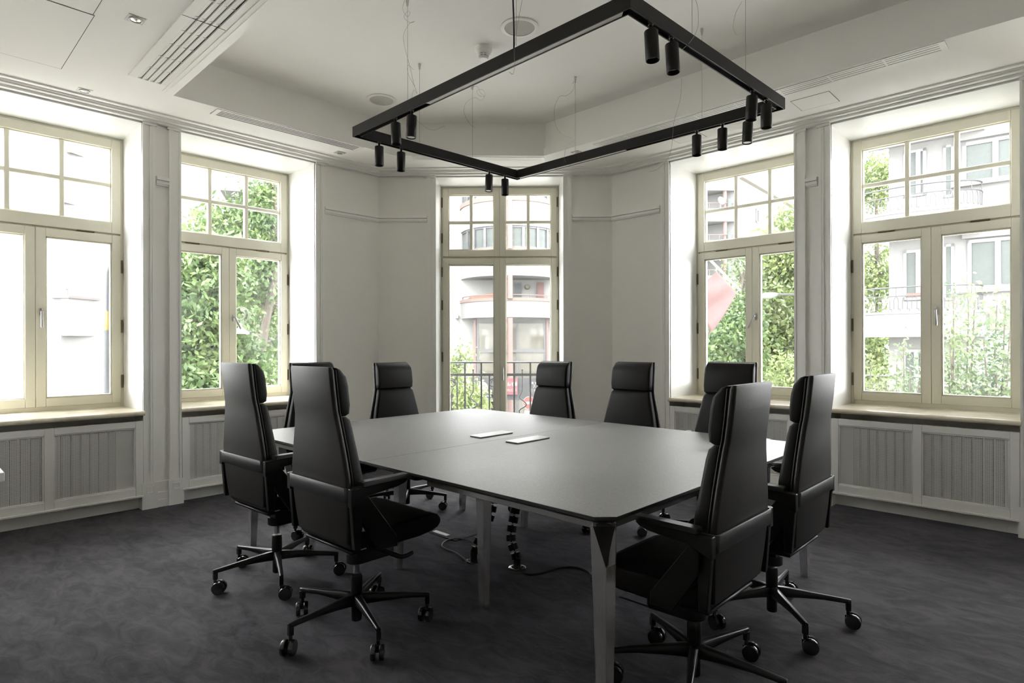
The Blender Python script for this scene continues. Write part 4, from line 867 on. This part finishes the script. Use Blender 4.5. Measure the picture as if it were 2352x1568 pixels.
FA2.win(t, 152, 352, 186, 455, (), n=.04); FA2.win(t, 207, 366, 238, 470, (), n=.04)

t = thing('street_lamp_post', 'grey lamp post with a yellow band before the white building', 'lamp post', ground(244, 12.5))
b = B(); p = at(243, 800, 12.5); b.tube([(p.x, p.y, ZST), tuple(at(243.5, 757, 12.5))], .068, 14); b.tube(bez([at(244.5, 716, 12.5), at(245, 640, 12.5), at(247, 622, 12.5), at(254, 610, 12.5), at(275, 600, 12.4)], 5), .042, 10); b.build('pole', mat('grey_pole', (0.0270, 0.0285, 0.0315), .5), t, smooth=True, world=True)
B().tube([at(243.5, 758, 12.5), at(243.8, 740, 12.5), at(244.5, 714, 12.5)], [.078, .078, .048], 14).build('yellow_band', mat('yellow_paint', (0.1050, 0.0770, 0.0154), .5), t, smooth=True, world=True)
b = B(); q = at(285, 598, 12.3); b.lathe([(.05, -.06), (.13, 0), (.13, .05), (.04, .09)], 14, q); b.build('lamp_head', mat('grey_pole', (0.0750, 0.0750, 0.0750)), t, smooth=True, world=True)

# --- E: cream building behind the trees of the second window
F = Facade(400, 34, slope=3.0); t = bld('apartment_building', 'cream building with orange trim hidden behind the ash trees', F)
b = B(); a0, a1 = sorted((F.pix(330, 700)[0], F.pix(720, 700)[0])); zt = F.pix(560, 452)[1]; zt2 = F.pix(430, 530)[1]; am = F.pix(540, 600)[0]
F.sz(b, min(am, a1), max(am, a1), ZST, zt, -6, 0); F.sz(b, a0, am, ZST, zt2, -6, .1); b.build('wall', STUCCO2, t, world=True)
b = B(); q0 = F.pix(512, 455)[0]; F.sz(b, q0, a1, zt, zt + .35, -6, 1.3); b.build('roof', STUCCO, t, world=True)
b = B(); F.sz(b, a0 - .5, am, zt2, zt2 + .25, -6, .6); b.build('roof', PINK, t, world=True)
for x0, x1 in ((548, 560), (578, 590), (610, 622)): F.win(t, x0, 470, x1, 500, (), mf=mat('orange_trim', (0.1040, 0.0440, 0.0192), .6), n=.05)
F.win(t, 560, 620, 580, 670, (.5,), n=.05); F.win(t, 600, 620, 620, 670, (.5,), n=.05); F.win(t, 560, 760, 580, 810, (.5,), n=.05)

# lamp post with a scroll bracket, its post behind the middle stile of the tree window
t = thing('scroll_lamp', 'grey scroll-bracket lamp hanging among the ash leaves', 'street lamp', ground(526, 9))
sc = []
for k in range(26):
    a = -1.2 + k * .36; rr = 20 - 12 * k / 25; sc.append((553 + rr * math.cos(a), 722 - rr * math.sin(a)))
b = B(); b.tube(bez([at(x, y, 9) for x, y in sc], 2), .010, 6); b.tube([at(536, 728, 9), at(526, 724, 9)], .011, 6); b.tube([at(552, 740, 9), at(552, 746, 9)], .010, 6); b.build('bracket', GREYIRON, t, smooth=True, world=True)
b = B(); b.tube([ground(526, 9), at(526, 705, 9)], .042, 10); b.build('post', GREYIRON, t, smooth=True, world=True)
q = at(552, 742, 9); B().lathe([(.025, 0), (.027, -.06), (.05, -.085), (.115, -.13), (.13, -.145), (.13, -.16), (.03, -.16)], 20, q).build('shade', mat('lantern_grey', (.13, .125, .12), .4, .5), t, smooth=True, world=True)

# --- C: curved corner building opposite the balcony door
DC = 33.0; cc = at(1172, 791, DC + 2.9); cc.z = 0; RC = 2.95
t = thing('corner_building', 'white curved-bay building with brick bands and a red column', 'building', (cc.x, cc.y, ZST))
def zc(py, d=DC): return CAMH + (Y0 - py) * d / FPX
ang0 = math.atan2(-FW.y, -FW.x)
def arc(r, a0=-82, a1=82, n=28): return [(cc.x + r * math.cos(ang0 + R(a0 + (a1 - a0) * k / n)), cc.y + r * math.sin(ang0 + R(a0 + (a1 - a0) * k / n))) for k in range(n + 1)]
def arcband(b, r0, r1, z0, z1, a0=-82, a1=82, n=28):
    o, i = arc(r1, a0, a1, n), arc(r0, a0, a1, n); lo = o + i[::-1]; k = len(o)
    for q in range(k - 1): b.hexa([(*o[q], z0), (*o[q + 1], z0), (*i[q + 1], z0), (*i[q], z0), (*o[q], z1), (*o[q + 1], z1), (*i[q + 1], z1), (*i[q], z1)])
FCW = Facade(1172, DC + 2.95, slope=900.0)
b = B(); e0, e1 = RC * math.sin(R(80)), 9
for s in (-1, 1): FCW.sz(b, min(s * e0, s * e1), max(s * e0, s * e1), ZST, 14, -3, 0)
FCW.sz(b, -e0, e0, ZST, 14, -3.4, .6); b.build('wall', STUCCOL, t, world=True)
b = B(); arcband(b, RC - .25, RC, zc(728), zc(690)); b.build('balcony_parapet', STUCCO, t, world=True)
b = B(); arcband(b, RC - .25, RC, zc(632), zc(577)); b.build('wall_band', STUCCO, t, world=True)
b = B(); arcband(b, RC - .25, RC, zc(517), zc(460)); b.build('wall_band', STUCCO, t, world=True)
b = B(); arcband(b, RC - .25, RC, zc(400), 14); b.build('wall_band', STUCCO, t, world=True)
for y0, y1 in ((683, 690), (568, 577), (450, 460)):
    q = B(); arcband(q, RC - .26, RC + .05, zc(y1), zc(y0)); q.build('brick_course', BRICKM, t, world=True)
for y in (632, 517, 728, 690, 460):
    q = B(); arcband(q, .02, RC - .24, zc(y) - .0, zc(y) + .14); q.build('floor_slab', STUCCO, t, world=True)
for (y0, y1) in ((517, 568), (400, 450)):            # curved glazing
    w = B(); arcband(w, RC - .2, RC - .08, zc(y1), zc(y1) + .1); arcband(w, RC - .2, RC - .08, zc(y0) - .1, zc(y0))
    for a in (-80, -58, -45, -29, -15, 15, 33, 48, 62, 80): arcband(w, RC - .2, RC - .06, zc(y1), zc(y0), a - 1.6, a + 1.6, 1)
    fr = w.build('window', GREYF, t, world=True)
    q = B(); arcband(q, RC - .16, RC - .14, zc(y1), zc(y0)); q.build('pane', FARGLASS, fr, world=True)
b = B(); f_ = (cc.x - FW.x * (RC + .08), cc.y - FW.y * (RC + .08))
for y0, y1 in ((460, 572), (632, 686), (730, 1100)): b.tube([(*f_, zc(y1)), (*f_, zc(y0))], .15, 14)
b.build('column', PINK, t, smooth=True, world=True)
b = B(); o = arc(RC - .08); b.tube([(x, y, zc(676)) for x, y in o], .025, 6); [b.tube([(*arc(RC - .08)[k], zc(685)), (*arc(RC - .08)[k], zc(676))], .022, 6) for k in (1, 5, 9, 18, 22, 26)]; b.build('balcony_rail', PINK, t, smooth=True, world=True)
Fl = Facade(1172, DC + 2.33, slope=900.0)
q = B(); Fl.box(q, 1180, 649, 1198, 700, 0, .1); q.build('balcony_door', GREYF, t, world=True)
q = B(); Fl.box(q, 1183, 652, 1197, 700, .1, .12); q.build('door_pane', FARGLASS, t, world=True)
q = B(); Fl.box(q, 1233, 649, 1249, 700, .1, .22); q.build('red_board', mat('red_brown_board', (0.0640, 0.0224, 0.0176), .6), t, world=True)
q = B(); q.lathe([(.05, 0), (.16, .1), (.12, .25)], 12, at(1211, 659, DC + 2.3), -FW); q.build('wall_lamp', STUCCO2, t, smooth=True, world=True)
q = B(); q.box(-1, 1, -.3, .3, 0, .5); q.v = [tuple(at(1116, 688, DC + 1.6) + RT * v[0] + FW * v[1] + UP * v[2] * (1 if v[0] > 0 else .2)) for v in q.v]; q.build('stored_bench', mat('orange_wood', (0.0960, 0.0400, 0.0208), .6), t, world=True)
# shop front under the balcony
Fs = Facade(1172, DC + 1.5, slope=900.0)
q = B(); Fs.box(q, 1099, 740, 1250, 1100, -.05, 0); sh = q.build('shop_glazing', FARGLASS, t, world=True); sh.data.materials[0] = mat('shop_glass', (0.0700, 0.0665, 0.0560), .05, spec=.5)
q = B()
for x0, x1 in ((1094, 1100), (1156, 1161), (1186, 1190), (1249, 1254)): Fs.box(q, x0, 740, x1, 1100, -.05, .08)
Fs.box(q, 1094, 739, 1254, 743, -.05, .08); Fs.box(q, 1094, 803, 1254, 809, -.05, .1); q.build('shop_frame', GREYF, sh, world=True)
q = B(); Fs.box(q, 1088, 732, 1094, 1100, -.1, .2); Fs.box(q, 1254, 732, 1259, 1100, -.1, .2); q.build('shop_pilaster', PINK, t, world=True)
q = B(); Fs.box(q, 1085, 728, 1262, 740, -.6, .05); q.build('lintel', STUCCO, t, world=True)
q = B(); FCW.box(q, 1047, 725, 1054, 731, 0, .3); q.build('security_camera', WHITEF, t, world=True)

# shop signs and road sign
RZ = math.atan2(-FW.x, FW.y) if False else YAW - math.pi / 2
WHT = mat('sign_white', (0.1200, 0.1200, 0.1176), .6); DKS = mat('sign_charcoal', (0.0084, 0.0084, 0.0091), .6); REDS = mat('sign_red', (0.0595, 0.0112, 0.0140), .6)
def sign_at(px0, py0, px1, py1, d, m, name, label):
    c = at((px0 + px1) / 2, (py0 + py1) / 2, d); t = thing(name, label, 'sign', c, RZ)
    w, h = (px1 - px0) * d / FPX / 2, (py1 - py0) * d / FPX / 2
    B().box(-w, w, -.03, .03, -h, h).build('board', m, t); return t, d / FPX
t, k = sign_at(1081, 866, 1136, 915, 30.5, DKS, 'shop_sign', 'charcoal shop sign with a white disc reading MILI')
B().lathe([(13.5 * k, 0), (13.5 * k, .03)], 28, (-1 * k * 1, -.03, 1 * k), (0, -1, 0)).build('disc', WHT, t, smooth=True)
text('MILI', 9 * k, mat('letter_grey', (.05, .05, .05), .6), t, (-1 * k, -.065, 1.5 * k), (math.pi / 2, 0, 0))
B().box(-15 * k, 26 * k, -.045, -.03, -19.5 * k, -17.5 * k).build('caption_line', WHT, t)
t, k = sign_at(1158, 868, 1189, 906, 30.4, REDS, 'shop_sign', 'red square sign reading 66/68 WILCZA')
text('66/68', 13 * k, WHT, t, (0, -.035, 5 * k), (math.pi / 2, 0, 0)); text('WILCZA', 7.5 * k, WHT, t, (0, -.035, -9 * k), (math.pi / 2, 0, 0))
t, k = sign_at(1136.5, 868, 1290, 918, 30.6, DKS, 'shop_sign', 'wide charcoal shop sign with scissors reading CYR')
text('CYR', 9 * k, WHT, t, (14 * k, -.035, -4 * k), (math.pi / 2, 0, 0))
b = B()
for s in (-1, 1):
    b.tube([(14 * k - s * 3 * k, -.04, 2 * k), (14 * k + s * 3 * k, -.04, 12 * k)], .5 * k, 6); b.lathe([(1.4 * k, 0), (2.4 * k, 0), (2.4 * k, .02), (1.4 * k, .02)], 14, (14 * k + s * 4 * k, -.045, 14 * k), (0, -1, 0))
b.build('scissors_emblem', WHT, t, smooth=True)
c = at(1216, 925, 28); t = thing('no_entry_sign', 'round red no-entry road sign below the shop signs', 'road sign', (c.x, c.y, ZST), RZ)
zz0 = c.z - ZST
B().tube([(0, .05, 0), (0, .05, zz0 + .5)], .035, 10).build('post', GREYIRON, t, smooth=True)
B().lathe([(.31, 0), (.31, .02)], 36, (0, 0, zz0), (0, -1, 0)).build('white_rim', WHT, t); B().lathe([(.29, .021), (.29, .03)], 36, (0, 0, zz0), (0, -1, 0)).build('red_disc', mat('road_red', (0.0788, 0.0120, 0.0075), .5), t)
B().box(-.22, .22, -.042, -.031, zz0 - .055, zz0 + .055).build('white_bar', WHT, t)
B().box(-.24, .24, -.02, .0, zz0 - .62, zz0 - .36).build('plate', WHT, t); text('Nie dotyczy', .08, DKS, t, (0, -.022, zz0 - .45), (math.pi / 2, 0, 0))

# --- B: white block seen through the flag window
F = Facade(1700, 46, vpx=2370); t = bld('apartment_block', 'white apartment block with pink balcony columns beyond the red flag', F)
b = B(); a1 = F.pix(1900, 600)[0]; zt = F.pix(1702, 412)[1]; F.sz(b, 0, a1, ZST, zt, -7, 0); b.build('wall', STUCCO, t, world=True)
b = B(); F.sz(b, -.3, a1, zt, zt + .22, -7, .35); b.build('cornice', STUCCO2, t, world=True)
b = B(); F.sz(b, 0, a1, zt + .2, zt + 5.5, -7, -1.6); b.build('upper_storey', STUCCO, t, world=True)
b = B(); zz = F.pix(1735, 398)[1]; F.sz(b, 1.4, 3.2, zt + .2, zt + 2.0, -.3, -.2); b.build('roof_screen', STUCCO2, t, world=True)
for x0, y0, x1, y1 in ((1736, 479, 1742, 511), (1772, 490, 1777, 506), (1790, 520, 1796, 560)): F.win(t, x0, y0, x1, y1, (), fw=.12, mf=GREYF, n=.06)
F2 = Facade(1700, 46, slope=40.0)
b = B(); a0 = F2.pix(1560, 600)[0]; lo, hi = sorted((a0, 0)); F2.sz(b, lo, hi, ZST, 16, -7, -1.8); b.build('wall', STUCCO, t, world=True)
for ytop, ybot in ((370, 437), (482, 508), (555, 585), (636, 665)):
    b = B(); z1, z0 = F2.pix(1660, ytop)[1], F2.pix(1660, ybot)[1]; F2.sz(b, lo, hi, z0, z1, -1.8, 0); b.build('balcony', STUCCO, t, world=True)
    b = B(); x_ = [lo + (hi - lo) * k / 6 for k in range(7)]; b.tube([F2.P(lo, z1 + .55, -.05), F2.P(hi - .4, z1 + .55, -.05)], .03, 6); [b.tube([F2.P(x, z1, -.05), F2.P(x, z1 + .55, -.05)], .022, 5) for x in x_[:-1]]; F2.sz(b, lo, hi - .4, z1, z1 + .12, -.2, .03); b.build('balcony_rail', PINK, t, smooth=False, world=True)
b = B(); q = F2.pix(1668, 600)[0]; b.tube([F2.P(q, ZST, -.25), F2.P(q, 15, -.25)], .16, 12); b.build('column', PINK, t, smooth=True, world=True)
for y0, y1 in ((460, 480), (538, 552), (612, 636)): F2.win(t, 1672, y0 - 4, 1680, y1, (), fw=.1, mf=GREYF, n=.0)
q = at(1655, 462, 45.6); b = B(); b.lathe([(.02, .0), (.20, .03), (.32, .11), (.325, .115), (.31, .10), (.02, -.02)], 24, q, (-FW + RT * .4 + UP * .3)); b.tube([q, q - UP * .5], .03, 6); tag(b.build('satellite_dish', WHT, smooth=True), 'white satellite dish on the apartment block balcony', 'satellite dish')

# cobra-head street lamp
t = thing('street_lamp', 'white flat street lamp on a long arm before the street tree', 'street lamp', ground(1880, 20))
b = B(); b.tube(bez([ground(1880, 20), at(1880, 760, 20), at(1876, 690, 20), at(1860, 678, 20), at(1785, 676, 20)], 6), .035, 8); b.build('arm', GREYIRON, t, smooth=True, world=True)
b = B(); L = [(1751, 680, .07), (1756, 679, .10), (1770, 678.5, .11), (1784, 676.5, .06)]; b.loft([[at(x, y, 20) + FW * (r * 1.4 * math.cos(a)) + UP * (r * math.sin(a)) for a in [2 * math.pi * k / 10 for k in range(10)]] for x, y, r in L]); b.build('lamp_head', WHT, t, smooth=True, world=True)

# red flag on a white pole, mounted on this building's corner
t = thing('flag', 'red flag hanging from a slanting white pole outside the window', 'flag', at(1650, 700, 8.0))
p0, p1 = at(1645, 611, 7.8), at(1700, 667, 8.5); dv = (p0 - p1).normalized(); nf = Vector((-CN.x, -CN.y, 0)); hit = (nf.dot(WCEN.P(0, -THICK, 0)) - nf.dot(p0)) / nf.dot(dv); mt = p0 + dv * hit
B().lathe([(.05, 0), (.05, .02), (.028, .03), (.024, .16)], 14, mt, -dv).build('bracket', GREYIRON, t, smooth=True, world=True)
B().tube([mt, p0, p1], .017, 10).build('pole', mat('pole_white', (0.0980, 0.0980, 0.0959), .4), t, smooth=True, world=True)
def flagpt(u, v):
    tl, tr, bl, br = at(1646, 623, 7.8), at(1693, 671, 8.42), at(1600, 668, 7.4), at(1628, 772, 7.75)
    p = tl.lerp(tr, u).lerp(bl.lerp(br, u), v); return p + FW * (.05 * math.sin(u * 9 + v * 4) * (.3 + v)) + RT * (.018 * math.sin(u * 14 + v * 2) * v)
n = 18; b = B(); b.add([flagpt(i / n, j / n) for j in range(n + 1) for i in range(n + 1)], [(j * (n + 1) + i, j * (n + 1) + i + 1, (j + 1) * (n + 1) + i + 1, (j + 1) * (n + 1) + i) for j in range(n) for i in range(n)])
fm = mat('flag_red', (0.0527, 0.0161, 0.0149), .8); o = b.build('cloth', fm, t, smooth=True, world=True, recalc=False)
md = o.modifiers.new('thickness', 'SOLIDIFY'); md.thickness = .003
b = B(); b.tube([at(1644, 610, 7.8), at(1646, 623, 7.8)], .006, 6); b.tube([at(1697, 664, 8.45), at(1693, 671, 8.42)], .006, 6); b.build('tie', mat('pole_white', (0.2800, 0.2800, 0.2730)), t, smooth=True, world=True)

# --- D: balconied building across from the shrub window
F = Facade(2211, 16.4, slope=-1.2); t = bld('balcony_building', 'pale building with curved iron-railed balconies above the shrubs', F)
aE = F.pix(2042, 700)[0]; aR = F.pix(2500, 700)[0]; lo, hi = sorted((aE, aR)); sg = 1 if aE > aR else -1
b = B(); F.sz(b, lo, hi, ZST, 11, -5, 0); b.build('wall', STUCCO, t, world=True)
for y0, y1, x0, x1 in ((552, 665, 2222, 2345), (330, 425, 2210, 2345)):
    F.win(t, x0, y0, x1, y1, (.42,), fw=.09, n=.05)
    q = B(); F.box(q, x0 - 26, y1 + 1, x1 + 40, y1 + 9, 0, .16); q.build('window_sill', STUCCO, t, world=True)
    q = B(); F.box(q, x0 - 12, y0 - 18, x1 + 40, y0 - 2, 0, .14); q.build('window_hood', STUCCO, t, world=True)
F.win(t, 2295, 806, 2350, 930, (.5,), fw=.09, n=.05)
for y0, y1 in ((562, 690), (335, 455)): F.win(t, 2166, y0, 2192, y1, (), fw=.07, n=.03); F.win(t, 2075, y0 + 14, 2128, y1, (.35,), fw=.08, n=.04)
F.win(t, 2073, 802, 2128, 920, (.42,), fw=.08, n=.04)
q = B(); F.box(q, 2273, 716, 2322, 757, 0, .03); q.build('wall_plaque', STUCCO2, t, world=True)
am = F.pix(2105, 700)[0]; ra, rn = 1.55, 1.05
def balc(zt, zb, n=30):
    return [F.P(am + ra * math.cos(math.pi * k / n), zb, rn * math.sin(math.pi * k / n) ** .8 if 0 < k < n else 0) for k in range(n + 1)]
for (yt, yb, rail) in ((722, 774, 1), (500, 545, 1), (920, 960, 1), (300, 330, 0)):
    zt, zb = F.pix(2105, yt)[1], F.pix(2105, yb)[1]
    lp = balc(zt, 0); q = B(); q.loft([[p + UP * zb for p in lp], [p + UP * zt for p in lp]]); bal = q.build('balcony', STUCCO, t, smooth=False, world=True)
    q = B(); q.loft([[F.P(am, 0, 0).lerp(p, 1.03) + UP * (zt - .01) for p in lp], [F.P(am, 0, 0).lerp(p, 1.03) + UP * (zt + .05) for p in lp]]); q.build('coping', STUCCO, bal, world=True)
    if rail:
        lp = [F.P(am, 0, 0).lerp(p, .96) for p in balc(zt, 0, 44)]; q = B()
        q.tube([p + UP * (zt + .72) for p in lp], .022, 6); q.tube([p + UP * (zt + .48) for p in lp], .014, 6); q.build('handrail', GREYIRON, bal, smooth=True, world=True)
        for k in range(0, 44, 2):
            p0, p1 = lp[k], lp[k + 1]; m_ = p0.lerp(p1, .5); q = B()
            q.tube(bez([p0 + UP * (zt + .12), p0 + UP * (zt + .36), m_ + UP * (zt + .46), p1 + UP * (zt + .36), p1 + UP * (zt + .12)], 3), .009, 5)
            e = lp[min(k + 2, 44)]; q.tube([p1 + UP * (zt + .12), p1.lerp(e, .5) + UP * (zt + .12), p1.lerp(e, .5) + UP * (zt + .02)], .009, 5)
            if k % 6 == 0: q.tube([m_ + UP * (zt + .46), m_ + UP * (zt + .72)], .010, 5)
            q.build('baluster', GREYIRON, bal, smooth=True, world=True)
    # soffit ring over each balcony door
q = B(); F.box(q, 2090, 678, 2132, 686, .7, .9); q.build('flower_box', mat('terracotta', (.07, .035, .026), .7), t, world=True)
c = F.P(*F.pix(2182, 725), .02); pq = thing('round_plaque', 'round white plaque with grey lines on the balcony building', 'plaque', c)
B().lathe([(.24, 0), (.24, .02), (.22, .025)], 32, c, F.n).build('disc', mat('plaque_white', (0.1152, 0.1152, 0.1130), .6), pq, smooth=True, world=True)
for k in range(5): q = B(); w = .15 - .02 * abs(k - 2); q.hexa([c + F.D * (s * w) + F.n * nn + UP * (z + .05 * (2 - k)) for z in (-.008, .008) for s, nn in ((-1, .026), (1, .026), (1, .03), (-1, .03))]); q.build('inscription_line', mat('plaque_grey', (.06, .06, .06), .6), pq, world=True)

# --- balcony outside the door
t = thing('balcony_railing', 'black wrought-iron railing with scrolls outside the balcony door', 'railing', WCEN.P(1.27, -1.1, 0))
PB = -1.12; Wc = WCEN
b = B(); Wc.box(b, .05, 2.5, -1.25, -.70, -.25, -.02); tag(b.build('floor_balcony', mat('balcony_stone', (.4, .38, .34), .9)), 'narrow stone balcony slab outside the tall door', 'balcony', kind='structure')
B().tube([Wc.P(.1, PB, 1.085), Wc.P(2.45, PB, 1.085)], .012, 8).build('top_rail', IRON, t, smooth=True, world=True)
b = B(); Wc.box(b, .1, 2.45, PB - .012, PB + .012, .918, .95); b.build('mid_rail', IRON, t, world=True)
b = B(); Wc.box(b, .1, 2.45, PB - .012, PB + .012, .06, .085); b.build('bottom_rail', IRON, t, world=True)
def cpx(px): # pixel column on the railing plane
    r = ray(px, 830); n = CN; o = Wc.O + Wc.N * PB; k = n.dot(o.xy) / n.dot(r.xy); return (r * k - Wc.O).dot(Wc.D)
def rod(px, z1, w=.009):
    s = cpx(px); q = B(); Wc.box(q, s - w, s + w, PB - w, PB + w, .06, z1); q.build('bar', IRON, t, world=True)
for px in (1068, 1105.5, 1181, 1218): rod(px, 1.08, .010)
for px in (1050, 1124, 1163, 1240): rod(px, .93, .008)
def wavy(px):
    s = cpx(px); P = [Wc.P(s, PB, .99), Wc.P(s, PB, .80), Wc.P(s - .005, PB, .72), Wc.P(s - .035, PB, .65), Wc.P(s + .03, PB, .595), Wc.P(s + .045, PB, .55), Wc.P(s - .03, PB, .50), Wc.P(s - .03, PB, .45), Wc.P(s + .0, PB, .38), Wc.P(s, PB, .08)]
    q = B(); q.tube(bez(P, 5), .009, 7); q.lathe([(.004, -.014), (.013, -.006), (.013, .006), (.004, .014)], 10, Wc.P(s, PB, .995)); q.build('wavy_bar', IRON, t, smooth=True, world=True)
for px in (1086.5, 1199.5): wavy(px)
def scroll(px, sg):
    s = cpx(px); q = B(); P = []
    for k in range(22): a = R(200 - k * 27); r = .062 * (1 - .028 * k); P.append(Wc.P(s + sg * r * math.cos(a), PB, .83 + r * math.sin(a)))
    q.tube(bez(P, 3), .008, 6)
    q.tube(bez([Wc.P(s + sg * .03, PB, .77), Wc.P(s, PB, .70), Wc.P(s, PB, .40), Wc.P(s + sg * .01, PB, .33), Wc.P(s + sg * .05, PB, .28), Wc.P(s + sg * .055, PB, .18)], 4), .009, 6)
    for z in (.66, .57, .49, .41):   # iron leaves on the stem
        q.hexa([Wc.P(s + dx, PB + dp, z + dz) for dz, k in ((-.02, .2), (.03, 1)) for dx, dp in ((-.03 * k - .004, -.006), (.03 * k + .004, -.006), (.03 * k + .004, .006), (-.03 * k - .004, .006))])
    q.build('scroll', IRON, t, smooth=True, world=True)
scroll(1037, 1); scroll(1133, -1); scroll(1154, 1)
